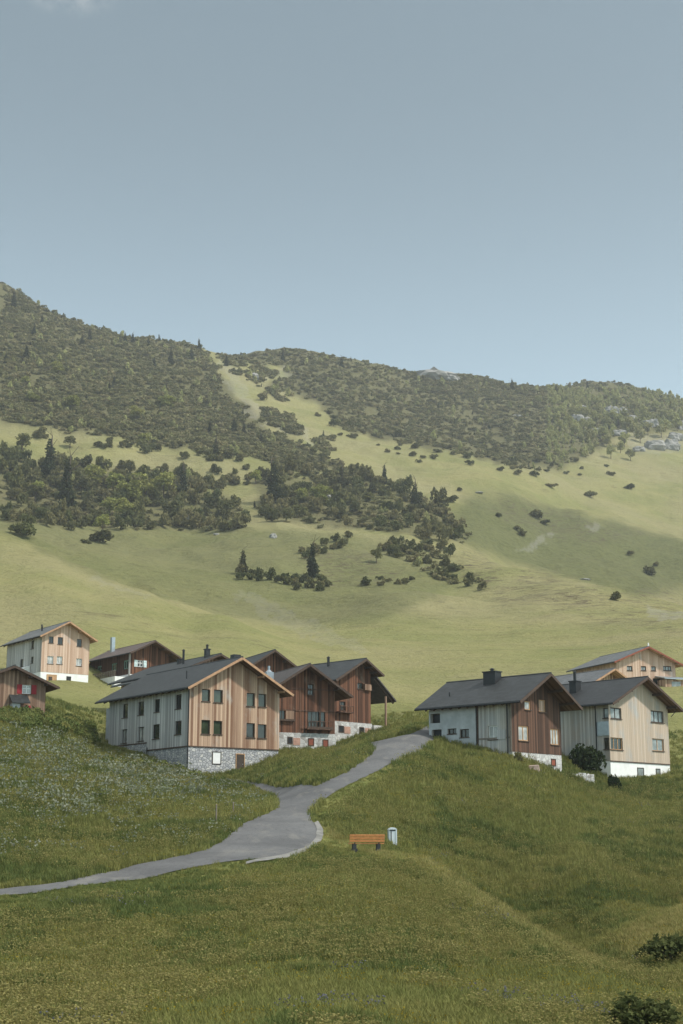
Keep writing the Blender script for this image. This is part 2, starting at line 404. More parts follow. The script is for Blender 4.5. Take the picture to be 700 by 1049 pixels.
# greener, wetter pasture behind the mown spurs; the right hollow's slope shade painted in
def blur(a, n):
    for _ in range(n): a = (a + np.roll(a, 1, 0) + np.roll(a, -1, 0) + np.roll(a, 1, 1) + np.roll(a, -1, 1)) / 5
    return a
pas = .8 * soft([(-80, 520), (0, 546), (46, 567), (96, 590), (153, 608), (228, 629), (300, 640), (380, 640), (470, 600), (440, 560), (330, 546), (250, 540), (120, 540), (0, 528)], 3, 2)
LUSH_SHADE = np.maximum(LUSH_SHADE, .75 * blur(pas, 10))
hol_shade = soft([(484, 506), (520, 506), (600, 526), (700, 553), (760, 560), (760, 600), (700, 606), (655, 612), (593, 594), (521, 576), (474, 558), (460, 530)], 4, 4)
LUSH_SHADE = np.maximum(LUSH_SHADE, .9 * blur(hol_shade, 16))  # slope shade of the right hollow, put into the ground colour
TER = np.maximum(TER, blur(soft([(480, 560), (521, 578), (593, 596), (640, 612), (600, 628), (520, 618), (470, 596)], 8, 6), 4)); TER = np.maximum(TER, blur(soft([(500, 505), (600, 528), (660, 548), (600, 560), (520, 535)], 8, 8), 4))
TER = np.maximum(TER, blur(soft([(310, 560), (380, 570), (410, 590), (350, 605), (310, 590)], 8, 9), 4)); TER = np.maximum(TER, .7 * blur(soft([(540, 610), (700, 600), (700, 650), (600, 640)], 8, 10), 6))
HM = np.zeros_like(GX)
for i_, poly in enumerate([[(0, 265), (60, 305), (206, 345), (216, 366), (226, 380), (237, 398), (256, 422), (270, 436), (292, 449), (320, 462), (345, 474), (372, 490), (395, 500), (336, 482), (290, 478), (250, 464), (228, 462), (168, 458), (103, 446), (46, 437), (-60, 432), (-60, 250)],
      [(212, 345), (430, 367), (540, 385), (640, 384), (760, 410), (760, 440), (640, 442), (600, 466), (568, 482), (528, 480), (503, 470), (450, 461), (400, 452), (350, 437), (332, 418), (300, 402), (268, 396), (300, 384), (296, 376), (240, 374), (224, 368)],
      [(-60, 466), (36, 473), (171, 482), (236, 508), (252, 530), (246, 544), (107, 541), (-60, 532)], [(262, 492), (345, 482), (420, 503), (478, 545), (476, 556), (415, 546), (268, 534)]]):
    HM = np.maximum(HM, blur(soft(poly, 6, 20 + i_), 3) * (1 if i_ < 2 else .8))
attr(me, 'heath', pad(HM * ZF))
attr(me, 'lush_shade', pad(LUSH_SHADE * ZF)); attr(me, 'terrace', pad(TER * ZF))
attr(me, 'dist', np.concatenate([np.full((2, NU), 20.), GY]))

m, nt, out = new_mat('meadow'); k = N(nt)
pos = k.n('NewGeometry').outputs['Position']
dist = k.n('Attribute', _attribute_name='dist').outputs['Fac']; bare = k.n('Attribute', _attribute_name='bare').outputs['Fac']
n1 = k.noise(pos, .035, 6, .6); n2 = k.noise(pos, .4, 5, .65); n3 = k.noise(pos, 3.0, 4, .6); n4 = k.noise(pos, .011, 5, .55)
terr = k.noise(k.mapping(pos, (.05, .07, .45)), 1.0, 6, .7, dist=1.5)   # cattle terraces follow the contour
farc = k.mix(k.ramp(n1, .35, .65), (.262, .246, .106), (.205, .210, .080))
farc = k.mix(k.ramp(n4, .42, .62, 0, .7), farc, (.265, .240, .125))
farc = k.mix(k.ramp(terr, .54, .72, 0, .6), farc, (.105, .088, .050))
farc = k.mix(k.ramp(n2, .5, .78, 0, .55), farc, (.125, .130, .052))
n6 = k.noise(pos, 1.3, 5, .7); farc = k.mix(k.ramp(n6, .52, .72, 0, .40), farc, (.135, .120, .065)); farc = k.mix(k.ramp(n6, .48, .28, 0, .35), farc, (.26, .245, .14))
lush_shade = k.n('Attribute', _attribute_name='lush_shade').outputs['Fac']; tera = k.n('Attribute', _attribute_name='terrace').outputs['Fac']
farc = k.mix(lush_shade, farc, k.mix(k.ramp(n2, .35, .7), (.130, .138, .056), (.082, .092, .036)))  # darker green for lush grass and for the hollow's painted shade
trk = k.noise(k.mapping(pos, (.11, .13, .75)), 1.0, 5, .75, dist=1.6)
n7 = k.noise(pos, .9, 5, .7); farc = k.mix(k.math('MULTIPLY', lush_shade, k.ramp(n7, .52, .70, 0, .6)), farc, (.075, .080, .034))
farc = k.mix(k.math('MULTIPLY', tera, k.ramp(trk, .48, .62, 0, .8)), farc, (.085, .065, .045))
farc = k.mix(k.ramp(trk, .60, .72, 0, .45), farc, (.115, .095, .055))
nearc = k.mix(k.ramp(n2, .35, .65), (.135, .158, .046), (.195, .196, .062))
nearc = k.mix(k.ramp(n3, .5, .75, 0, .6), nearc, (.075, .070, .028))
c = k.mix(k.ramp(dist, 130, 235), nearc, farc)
# the mountain side: darker heath between the shrubs
heath = k.mix(k.ramp(n2, .35, .65), (.082, .084, .037), (.125, .114, .056))
hm = k.math('MULTIPLY', k.n('Attribute', _attribute_name='heath').outputs['Fac'], k.ramp(n2, .3, .6, .75, 1))
c = k.mix(hm, c, heath)
gravel = k.mix(k.ramp(n3, .3, .7), (.25, .24, .215), (.36, .35, .32))
bn = k.math('MULTIPLY', bare, k.ramp(n2, .35, .6, .25, .85))
c = k.mix(bn, c, gravel)
hh = k.math('ADD', k.math('MULTIPLY', n2, 1.6), k.math('ADD', k.math('MULTIPLY', terr, 1.2), k.math('MULTIPLY', n6, .6)))
k.bsdf(out, c, .95, .1, hh, .8, .9)
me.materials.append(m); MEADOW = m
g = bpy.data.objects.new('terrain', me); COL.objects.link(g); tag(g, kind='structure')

# ------------------------------------------------------------------ road: both edges surveyed from the photo
def strip(name, L, R, mat, dz, n=160, m=9, kind='structure', seed=1, jit=.05):
    def res(P):
        P = np.array(P, float); s = np.linspace(0, 1, len(P)); q = np.linspace(0, 1, n)
        # smooth (Catmull-Rom like) through the points
        o = []
        for c in range(2):
            v = P[:, c]; d = np.gradient(v, s); i = np.clip(np.searchsorted(s, q) - 1, 0, len(P) - 2); h = s[1] - s[0]; t = (q - s[i]) / h
            o.append((2 * t**3 - 3 * t**2 + 1) * v[i] + (t**3 - 2 * t**2 + t) * h * d[i] + (-2 * t**3 + 3 * t**2) * v[i + 1] + (t**3 - t**2) * h * d[i + 1])
        return np.stack(o, 1)
    L3 = hit(*np.array(L, float).T); R3 = hit(*np.array(R, float).T)
    l = res(L3[:, :2]); r = res(R3[:, :2])
    jl = jit * fbm(np.arange(n) / 5., np.zeros(n), seed, 3); jr = jit * fbm(np.arange(n) / 5., np.ones(n) * 9, seed + 5, 3)
    d = r - l; wd = np.linalg.norm(d, axis=1)[:, None]; l = l + d / wd * jl[:, None]; r = r + d / wd * jr[:, None]
    f = np.linspace(0, 1, m)[None, :, None]; XY = l[:, None] * (1 - f) + r[:, None] * f
    Z = ground(XY[..., 0], XY[..., 1]) + dz
    me = grid_mesh(name, XY[..., 0], XY[..., 1], Z)
    if (np.cross(l[5] - l[0], r[0] - l[0])) < 0: me.flip_normals()
    me.materials.append(mat)
    o = bpy.data.objects.new(name, me); COL.objects.link(o); tag(o, kind=kind)
    return np.concatenate([l, r[::-1]])
m, nt, out = new_mat('asphalt'); k = N(nt); pos = k.n('NewGeometry').outputs['Position']
a1 = k.noise(pos, .25, 5, .6); a2 = k.noise(pos, 6, 4, .6); a3 = k.noise(k.mapping(pos, (1, .3, 1)), .8, 4, .6)
c = k.mix(k.ramp(a1, .3, .7), (.105, .107, .110), (.150, .152, .154)); c = k.mix(k.ramp(a2, .45, .8, 0, .5), c, (.08, .08, .082)); c = k.mix(k.ramp(a3, .52, .7, 0, .6), c, (.20, .195, .18)); a4 = k.noise(pos, .9, 6, .7, dist=1.5); c = k.mix(k.ramp(k.math('ABSOLUTE', k.math('SUBTRACT', a4, .5)), .0, .02, .6, 0), c, (.06, .06, .06))
k.bsdf(out, c, .9, .15, a2, .3, .02); ASPH = m
m, nt, out = new_mat('kerb_stone'); k = N(nt); pos = k.n('NewGeometry').outputs['Position']
c = k.mix(k.ramp(k.noise(pos, 1.5, 5), .3, .7), (.16, .16, .15), (.25, .245, .23)); k.bsdf(out, c, .9, .2); KERB = m
ROADS = []
ROADS.append(strip('road', [(-150, 928), (0, 912), (60, 905), (120, 893), (170, 881), (204, 873), (222, 866), (233, 857), (244, 849), (260, 840), (278, 832), (298, 820.5), (322, 807), (350, 794), (366, 784), (378, 775), (385, 768), (402, 760), (424, 751), (438, 744)],
      [(-150, 936), (0, 918.5), (60, 912), (120, 904), (200, 889), (271, 880), (300, 874), (318, 866), (326, 854), (322, 845), (318, 836), (324, 826), (343, 812), (360, 803), (379, 794), (400, 783), (416, 777), (429, 771), (440, 763), (447, 755)], ASPH, .055, n=240))
ROADS.append(strip('path', [(232, 797.5), (250, 800), (270, 803), (296, 806), (324, 806)], [(232, 801), (250, 806), (266, 811), (280, 818), (284, 829)], ASPH, .035, 60, 7, seed=4))
ROADS.append(strip('yard', [(368, 763.5), (384, 760), (402, 756), (428, 751)], [(384, 772), (396, 770), (408, 765), (434, 755)], ASPH, .03, 40, 7, seed=9))
# pale stone edging on the outside of the bend
ROADS.append(strip('kerb', [(252, 884.5), (285, 878), (305, 872), (321, 863), (325, 853), (322, 844)], [(252, 887), (288, 881), (311, 875.5), (328, 865), (331, 853), (326, 842)], KERB, .085, 60, 3, seed=14, jit=.04))
ROADS.append(strip('kerb', [(208, 867), (219, 861), (226, 854)], [(211, 868.5), (222, 862.5), (229, 855.5)], KERB, .075, 30, 3, seed=17, jit=.04))
def on_road(x, y):
    r = np.zeros(np.shape(x), bool)
    for p in ROADS: r |= inpoly(x, y, p)
    return r

# ------------------------------------------------------------------ houses
class House:
    """local frame: origin at the near corner on the plinth line, x along the gable front, y along the long side, z up"""
    def __init__(s, name, label, cpx, row, Y, deg, right=None, w=None, left=None, L=None, eave=None, h=None, apex=None, pitch=None, xr=None, cat='house', group='chalets of the mountain village'):
        s.p = at(cpx, row, Y); s.th = math.radians(deg); c, n = math.cos(s.th), math.sin(s.th); s.g = Vector((c, n, 0)); s.l = Vector((-n, c, 0))
        u0, _ = ray(right, row) if right is not None else (0, 0)
        s.w = w or float((u0 * s.p.y - s.p.x) / (c - u0 * n))
        if left is not None:
            u1, _ = ray(left, row); L = float((u1 * s.p.y - s.p.x) / (-n - u1 * c))
        s.L = L
        s.h = h if h is not None else at(cpx, eave, Y).z - s.p.z
        s.xr = xr * s.w if xr else s.w / 2
        s.root = empty(name, s.p, s.th); tag(s.root, label, cat, group)
        if apex is not None:
            q = s.onplane(apex[0], apex[1], 'y', -apex[2]); s.pitch = (q.z - s.h) / s.xr
            s.apexx = q.x
        else: s.pitch = pitch
        print('HOUSE %-10s w %.1f L %.1f h %.1f pitch %.0f apexx %.2f base z %.2f ground %.2f' % (label[:10], s.w, s.L, s.h, math.degrees(math.atan(s.pitch)), getattr(s, 'apexx', -1) / s.w, s.p.z, gz(s.p.x, s.p.y)))
        s.cuts = {'front': [], 'left': []}
        s.wins = []
    def loc(s, v): d = v - s.p; return Vector((d.dot(s.g), d.dot(s.l), d.z))
    def onplane(s, px, py, ax, val=0.0):
        u, e = ray(px, py); d = Vector((float(u), 1, float(e))); o = s.loc(Vector((0, 0, 0))); dl = Vector((d.dot(s.g), d.dot(s.l), d.z))
        i = 0 if ax == 'x' else 1; t = (val - o[i]) / dl[i]; return o + dl * t
    def rect(s, face, x0, y0, x1, y1):
        """photo rectangle -> (a0, z0, a1, z1) on the wall, a = metres along it"""
        ym = (y0 + y1) / 2; xm = (x0 + x1) / 2
        ax = 'y' if face == 'front' else 'x'; i = 0 if face == 'front' else 1
        a = s.onplane(x0, ym, ax)[i]; b = s.onplane(x1, ym, ax)[i]; z1 = s.onplane(xm, y0, ax).z; z0 = s.onplane(xm, y1, ax).z
        return (min(a, b), z0, max(a, b), z1)
    def top(s, x): return s.h + s.pitch * (s.xr - abs(x - s.xr))
    def win(s, face, r, pane='glass', frame='frame_dark', depth=.16, muntin=1, sill=True, shutters=None, name='window', cross=False, bar=.07):
        lim = s.w if face == 'front' else s.L
        a0, z0, a1, z1 = r; a0 = max(a0, .06); a1 = min(a1, lim - .06)
        z1 = min(z1, (min(s.top(a0), s.top(a1)) if face == 'front' else s.h) - .12)
        r = (a0, z0, a1, z1); s.cuts[face].append(r); s.wins.append((face, r, pane, frame, depth, muntin, sill, shutters, name, cross, bar))
    def pt(s, face, a, d, z):   # d = outwards
        return (a, -d, z) if face == 'front' else (-d, a, z)
    def bx(s, mb, face, a0, d0, z0, a1, d1, z1, mi=0):
        if face == 'front': mb.box(a0, -d1, z0, a1, -d0, z1, mi)
        else: mb.box(-d1, a0, z0, -d0, a1, z1, mi)
    def wallface(s, mb, face, mi, zlo=0.0):
        lim = s.w if face == 'front' else s.L
        cuts = [(c[0], c[1], c[2], c[3]) for c in s.cuts[face]]
        xs = sorted(set([0, lim] + ([s.xr] if face == 'front' else []) + [v for c in cuts for v in (c[0], c[2])]))
        zb = sorted(set([zlo] + [v for c in cuts for v in (c[1], c[3]) if v > zlo]))
        for x0, x1 in zip(xs[:-1], xs[1:]):
            if x1 - x0 < 1e-6: continue
            t0, t1 = (s.top(x0), s.top(x1)) if face == 'front' else (s.h, s.h)
            ys = [z for z in zb if z < min(t0, t1) - 1e-4]
            for i, z in enumerate(ys):
                z2 = ys[i + 1] if i + 1 < len(ys) else None
                zc = (z + z2) / 2 if z2 else (z + min(t0, t1)) / 2
                if any(c[0] - 1e-6 <= x0 and x1 <= c[2] + 1e-6 and c[1] < zc < c[3] for c in cuts): continue
                q = [s.pt(face, x0, 0, z), s.pt(face, x1, 0, z), s.pt(face, x1, 0, z2 or t1), s.pt(face, x0, 0, z2 or t0)]
                if face == 'left': q = q[::-1]
                mb.poly(q, mi)
        for f, r, pane, frame, depth, *_ in s.wins:
            if f != face: continue
            a0, z0, a1, z1 = r; D = -depth - .05
            for q in ([(a0, 0, z0), (a0, 0, z1), (a0, D, z1), (a0, D, z0)], [(a1, 0, z1), (a1, 0, z0), (a1, D, z0), (a1, D, z1)],
                      [(a0, 0, z1), (a1, 0, z1), (a1, D, z1), (a0, D, z1)], [(a1, 0, z0), (a0, 0, z0), (a0, D, z0), (a1, D, z0)]):
                mb.poly([s.pt(face, *p) for p in q], mi)
    def walls(s, front, left, other=None):
        other = other or left
        mats = [M[front], M[left], M[other]]; mb = MB()
        s.wallface(mb, 'front', 0); s.wallface(mb, 'left', 1)
        w, L, h, xr = s.w, s.L, s.h, s.xr
        mb.poly([(w, 0, 0), (w, L, 0), (w, L, s.top(w)), (w, 0, s.top(w))], 2)
        mb.poly([(w, L, 0), (0, L, 0), (0, L, h), (xr, L, s.top(xr)), (w, L, s.top(w))], 2)
        s.wall = mb.build('wall', mats, s.root)
        for i, (face, r, pane, frame, depth, muntin, sill, shutters, name, cross, bar) in enumerate(s.wins):
            a0, z0, a1, z1 = r; mb = MB(); b = bar; d0, d1 = -depth - .03, -depth + .04
            for q in ((a0, z0, a0 + b, z1), (a1 - b, z0, a1, z1), (a0 + b, z0, a1 - b, z0 + b), (a0 + b, z1 - b, a1 - b, z1)):
                s.bx(mb, face, q[0], d0, q[1], q[2], d1, q[3])
            for j in range(muntin):
                am = a0 + (a1 - a0) * (j + 1) / (muntin + 1); s.bx(mb, face, am - b / 2, d0 + .005, z0 + b, am + b / 2, d1 - .005, z1 - b)
            if cross:
                zm = z0 + (z1 - z0) * .6; s.bx(mb, face, a0 + b, d0 + .008, zm - b / 2, a1 - b, d1 - .008, zm + b / 2)
            o = mb.build(name, M[frame], s.root)
            mb = MB(); s.bx(mb, face, a0 + b * .5, -depth - .045, z0 + b * .5, a1 - b * .5, -depth, z1 - b * .5)
            mb.build('pane' if name == 'window' else 'panel', M[pane], o)
            if sill:
                mb = MB(); s.bx(mb, face, a0 - .06, -.1, z0 - .06, a1 + .06, .09, z0 + .012); mb.build('sill', M['trim'], o)
            if shutters:
                sm, sides = shutters; sw = (a1 - a0) * .55
                for sd_ in sides:
                    mb = MB(); q = (a0 - sw - .04, a0 - .04) if sd_ == 'a' else (a1 + .04, a1 + sw + .04)
                    s.bx(mb, face, q[0], .004, z0, q[1], .05, z1)
                    for zz in (z0 + (z1 - z0) * .2, z0 + (z1 - z0) * .8): s.bx(mb, face, q[0] + .03, .05, zz - .04, q[1] - .03, .075, zz + .04)
                    mb.build('shutter', M[sm], o)
    def plinth(s, mat, depth, inset=.0, out=.06, hgt=0.0, name='foundation', openings=True):
        """masonry storey below the boards"""
        w, L = s.w, s.L; mb = MB(); e = out
        mb.box(-e, -e, -depth, w + e, L + e, hgt - .004)
        s.base = mb.build(name, M[mat], s.root); s.bout = e
    def opening(s, face, r, col, name='window', frame='trim', proud=None):
        """window, hatch or door in the masonry: a framed leaf set in the wall face"""
        a0, z0, a1, z1 = r; e = s.bout; mb = MB(); b = .08
        for q in ((a0, z0, a0 + b, z1), (a1 - b, z0, a1, z1), (a0 + b, z1 - b, a1 - b, z1), (a0 + b, z0, a1 - b, z0 + b)):
            s.bx(mb, face, q[0], e - .1, q[1], q[2], e + .05, q[3])
        o = mb.build(name, M[frame], s.root)
        mb = MB(); s.bx(mb, face, a0 + b * .6, e - .1, z0 + b * .6, a1 - b * .6, e + .012, z1 - b * .6); mb.build('pane' if name == 'window' else 'panel', M[col], o)
        return o
    def board(s, face, r, col, name='shutter', d0=.004, d1=.05, parent=None):
        a0, z0, a1, z1 = r; mb = MB(); s.bx(mb, face, a0, d0, z0, a1, d1, z1); return mb.build(name, M[col], parent or s.root)
    def roof_(s, mat='roof', of=1.2, ob=.8, oe=.9, oer=None, t=.2, soff='soffit', rake='trim', eaves=True, gutter=True, rafters=0, purlin=True, purl='trim', zoff=0.0):
        oer = oe if oer is None else oer
        w, L, xr, pt_ = s.w, s.L, s.xr, s.pitch
        zt = lambda x: s.top(xr) - pt_ * abs(x - xr) + zoff
        xs = (-oe, xr, w + oer); y0, y1 = -of, L + ob; mb = MB()
        A = [(x, zt(x) + t) for x in xs]; B = [(x, zt(x) + .004) for x in xs]
        for i in (0, 1):
            mb.poly([(A[i][0], y0, A[i][1]), (A[i + 1][0], y0, A[i + 1][1]), (A[i + 1][0], y1, A[i + 1][1]), (A[i][0], y1, A[i][1])], 0)
            mb.poly([(B[i][0], y1, B[i][1]), (B[i + 1][0], y1, B[i + 1][1]), (B[i + 1][0], y0, B[i + 1][1]), (B[i][0], y0, B[i][1])], 1)
            for y, fl in ((y0, 0), (y1, 1)):
                q = [(B[i][0], y, B[i][1]), (B[i + 1][0], y, B[i + 1][1]), (A[i + 1][0], y, A[i + 1][1]), (A[i][0], y, A[i][1])]
                mb.poly(q[::-1] if fl else q, 0)
        mb.poly([(A[0][0], y0, A[0][1]), (A[0][0], y1, A[0][1]), (B[0][0], y1, B[0][1]), (B[0][0], y0, B[0][1])], 0)
        mb.poly([(B[2][0], y0, B[2][1]), (B[2][0], y1, B[2][1]), (A[2][0], y1, A[2][1]), (A[2][0], y0, A[2][1])], 0)
        s.rf = mb.build('roof', [M[mat], M[soff]], s.root); s.y0, s.y1, s.t, s.zt = y0, y1, t, zt
        mb = MB(); mb.tube((xr, y0 - .03, zt(xr) + t - .02), (xr, y1 + .02, zt(xr) + t - .02), .09, n=6); mb.build('ridge_cap', M[mat], s.rf)
        for i, (xa, xb) in enumerate(((-oe - .02, xr - .02), (xr + .02, w + oer + .02))):
            mb = MB(); mb.beam((xa, y0 - .035, zt(xa) + t / 2 - .06), (xb, y0 - .035, zt(xb) + t / 2 - .06), .05, .24); mb.build('bargeboard', M[rake], s.rf)
        if gutter:
            for x in (-oe - .07, w + oer + .07):
                z = (zt(-oe) if x < 0 else zt(w + oer)); mb = MB(); mb.tube((x, y0 + .05, z + .06), (x, y1 - .05, z + .06), .075, n=8); mb.build('gutter', M['black'], s.rf)
        if purlin:
            for x in (.12, xr * .5, xr, xr + (w - xr) * .5, w - .12):
                mb = MB(); mb.box(x - .09, y0 + .12, zt(x) - .26, x + .09, -.004, zt(x) - .02 - abs(pt_) * (.09 if x != xr else .1)); mb.build('purlin', M[purl], s.rf)
        for i in range(rafters):
            y = .3 + (L - .6) * i / (rafters - 1); mb = MB(); mb.beam((-.004, y, zt(0) - .10), (-oe + .06, y, zt(-oe + .06) - .10), .12, .16); mb.build('rafter', M['trim'], s.rf)
    def chimney(s, x, y, wx, wy, h, mat='black', cap=True, pot=None, name='chimney'):
        zb = s.zt(x) - .4; zt_ = s.zt(x) + s.t + h; mb = MB(); mb.box(x - wx / 2, y - wy / 2, zb, x + wx / 2, y + wy / 2, zt_)
        if cap: mb.box(x - wx / 2 - .08, y - wy / 2 - .08, zt_, x + wx / 2 + .08, y + wy / 2 + .08, zt_ + .09)
        o = mb.build(name, M[mat], s.rf)
        if pot:
            r, hh, pm = pot; mb = MB(); mb.tube((x, y, zt_ + .05), (x, y, zt_ + hh), r, n=10); mb.tube((x, y, zt_ + hh + .04), (x, y, zt_ + hh + .16), r * 1.7, r * .5, n=10); mb.build('flue', M[pm], s.rf)
    def flue(s, x, y, r, h, mat='black', cowl=True):
        z = s.zt(x); mb = MB(); mb.tube((x, y, z - .2), (x, y, z + s.t + h), r, n=10)
        if cowl: mb.tube((x, y, z + s.t + h - .05), (x, y, z + s.t + h + .12), r * 1.6, r * .4, n=10)
        mb.build('flue', M[mat], s.rf)
    def downpipe(s, x, y, z0, z1, r=.05, mat='black'):
        mb = MB(); mb.tube((x, y, z0), (x, y, z1), r, n=8); mb.build('downpipe', M[mat], s.root)

def Z(off, sc):          # enlarged-crop coordinates -> photo coordinates
    return lambda x0, y0, x1, y1: (off[0] + x0 / sc, off[1] + y0 / sc, off[0] + x1 / sc, off[1] + y1 / sc)

# --- the big house: fresh larch gable, grey weathered long side, rubble ground floor
q = Z((90, 640), 3.3333)
A = House('wooden_house', 'largest house, light larch gable with eight windows, grey side, rubble ground floor', 193, 764.5, 145, 36, right=285.5, left=111, eave=702, apex=(246, 674.5, 1.3))
for r in ((390, 220, 418, 262), (431, 222, 461, 266), (543, 233, 571, 279), (583, 236, 610, 281), (388, 325, 418, 374), (430, 328, 459, 375)):
    A.win('front', A.rect('front', *q(*r)), 'glass_green', depth=.22, muntin=0)
for r in ((542, 336, 571, 386), (581, 340, 610, 388)):
    A.win('front', A.rect('front', *q(*r)), 'glass', depth=.22, muntin=0)
for r in ((119, 270, 137, 318), (172, 262, 192, 309), (228, 254, 246, 299), (300, 238, 320, 288), (222, 340, 245, 390), (298, 328, 320, 375)):
    A.win('left', A.rect('left', *q(*r)), 'glass', depth=.16, muntin=0)
for r in ((115, 357, 135, 405), (171, 349, 192, 398)):
    A.win('left', A.rect('left', *q(*r)), 'glass_light', depth=.2, muntin=1)
ys = A.onplane(150.5, 765, 'x')[1]
A.cuts['left'].append((ys, -.1, A.L, .78))
A.walls('fir', 'grey')
A.plinth('stone', 3.6, out=-.02)
mb = MB(); mb.box(-.03, ys + .01, -.2, .3, A.L + .03, .776); mb.build('foundation', M['stone'], A.root)
for a, b, z in ((ys + .02, A.L, .78), (.03, ys, 0)):
    mb = MB(); mb.box(-.06, a, z - .05, -.004, b, z + .07); mb.build('skirting_board', M['trim'], A.root)
mb = MB(); mb.box(.02, -.05, -.05, A.w - .02, -.004, .07); mb.build('skirting_board', M['trim'], A.root)
mb = MB(); mb.box(-.04, -.045, .08, .14, -.005, A.h - .05); mb.build('corner_board', M['fir_light'], A.root)
mb = MB(); mb.box(A.w - .14, -.045, .08, A.w + .04, -.005, A.top(A.w) - .05); mb.build('corner_board', M['fir_light'], A.root)
A.roof_('roof', of=1.3, ob=1.6, oe=.9, rake='trim_light', soff='soffit', rafters=14, purl='trim_light')
o = A.opening('front', A.rect('front', *q(425, 433, 456, 477)), 'white', 'hatch', 'frame_dark')
o = A.opening('front', A.rect('front', *q(505, 440, 536, 512)), 'frame_dark', 'door', 'frame_wood')
mb = MB(); r = A.rect('front', *q(505, 440, 536, 512)); mb.tube((r[2] - .25, -.06, (r[1] + r[3]) / 2), (r[2] - .25, .03, (r[1] + r[3]) / 2), .03); mb.build('handle', M['steel'], o)
A.downpipe(-.12, -.12, -3.3, A.h - .1, .06)
A.downpipe(-.10, 8.2, -1.5, .3, .05)
mb = MB(); mb.box(.6, A.L + .004, -1.2, 5.5, A.L + 1.9, A.h - .9); mb.build('annex', M['concrete'], A.root)
A.flue(1.6, 3.4, .05, .7)
mb = MB(); mb.box(A.xr + 1.2, 2.2, A.zt(A.xr + 1.2) - .3, A.xr + 2.0, 3.0, A.zt(A.xr) + .9); mb.build('chimney', M['black'], A.rf)

# --- dark-roofed house just behind it
B = House('wooden_house', 'low house behind the largest house, mostly hidden, two-stepped dark roof and two flues', 186, 703, 176, 36, w=9.5, L=15.5, eave=686, pitch=.42)
B.win('left', (11.8, -.2, 12.6, .8), 'glass'); B.win('left', (13.6, -.2, 14.3, .8), 'glass_light')
B.walls('old', 'old'); B.plinth('stone_old', 4, out=-.02); B.roof_('roof', of=1.2, ob=1.2, oe=1.3, rafters=0)
mb = MB(); mb.hexa([(-2.7, 5.5, B.h - 1.25), (-.2, 5.5, B.h - .35), (-.2, 13.2, B.h - .35), (-2.7, 13.2, B.h - 1.25), (-2.7, 5.5, B.h - 1.08), (-.2, 5.5, B.h - .18), (-.2, 13.2, B.h - .18), (-2.7, 13.2, B.h - 1.08)]); mb.build('lean_to_roof', M['roof'], B.root)
B.chimney(4.2, 1.2, .55, .55, .9, 'black', pot=(.14, .5, 'black')); B.chimney(3.2, 6.2, .5, .5, .5, 'black'); B.flue(2.6, 4.2, .14, 1.7)

# --- dark red-brown chalet with flower balcony in the middle
q = Z((230, 640), 3.8889)
Hh = House('wooden_house', 'red-brown chalet on whitewashed stone with window balcony, beside the largest house', 281, 750, 157, 25, right=343.2, L=9.5, eave=703, apex=(318.7, 681.5, 1.4))
Hh.win('front', Hh.rect('front', *q(333, 345, 402, 408)), 'glass', 'old' if False else 'frame_dark', muntin=3, bar=.06)
Hh.win('front', Hh.rect('front', *q(333, 237, 355, 280)), 'glass', muntin=1)
Hh.win('front', Hh.rect('front', *q(219, 335, 242, 378)), 'glass', muntin=1)
Hh.walls('redbrown', 'redbrown'); Hh.plinth('stone_old', 3, out=.08); Hh.roof_('roof_brown', of=1.4, ob=.6, oe=1.2, oer=1.5)
r = Hh.rect('front', *q(320, 402, 425, 420))
mb = MB(); mb.box(r[0], -.62, r[1], r[2], -.004, r[1] + .10); bal = mb.build('balcony', M['brown'], Hh.root)
mb = MB(); mb.box(r[0] + .05, -.62, r[1] + .1, r[2] - .05, -.55, r[1] + .32); mb.build('flower_box', M['trim'], bal)
for i in range(9):
    x = r[0] + .1 + (r[2] - r[0] - .2) * i / 8; mb = MB(); mb.box(x - .03, -.61, r[1] + .32, x + .03, -.56, r[1] + .85); mb.build('baluster', M['brown'], bal)
mb = MB(); mb.box(r[0], -.63, r[1] + .85, r[2], -.54, r[1] + .92); mb.build('rail', M['brown'], bal)
r = Hh.rect('front', *q(245, 342, 277, 378)); sh = Hh.board('front', r, 'old')
r = Hh.rect('front', *q(205, 376, 278, 384)); mb = MB(); mb.box(r[0], -.3, r[1], r[2], -.004, r[3]); mb.build('flower_box', M['trim'], Hh.root)
for z in (2.05, 4.1):
    mb = MB(); mb.box(.1, -.06, z * Hh.h / 4.3, Hh.w - .1, -.004, z * Hh.h / 4.3 + .14); mb.build('cornice_board', M['brown'], Hh.root)
for x in (.42, .75): 
    mb = MB(); mb.box(Hh.w * x - .07, -.045, .1, Hh.w * x + .07, -.004, Hh.h); mb.build('corner_post', M['brown'], Hh.root)
Hh.opening('front', Hh.rect('front', *q(250, 447, 270, 475)), 'black', 'window'); Hh.board('front', Hh.rect('front', *q(273, 451, 300, 480)), 'pink', d0=.084, d1=.13)
Hh.opening('front', Hh.rect('front', *q(332, 452, 356, 483)), 'rust', 'hatch'); Hh.opening('front', Hh.rect('front', *q(390, 457, 413, 488)), 'rust', 'hatch')
# silver chimney with a domed cowl
mb = MB(); x, y = 1.2, 4.6; zb = Hh.zt(x); mb.box(x - .42, y - .42, zb - .3, x + .42, y + .42, zb + 1.25); ch = mb.build('chimney', M['zinc'], Hh.rf)
mb = MB(); mb.tube((x, y, zb + 1.25), (x, y, zb + 1.5), .42, .16, 10); mb.tube((x, y, zb + 1.5), (x, y, zb + 1.95), .13, n=10); mb.build('flue', M['zinc'], Hh.rf)

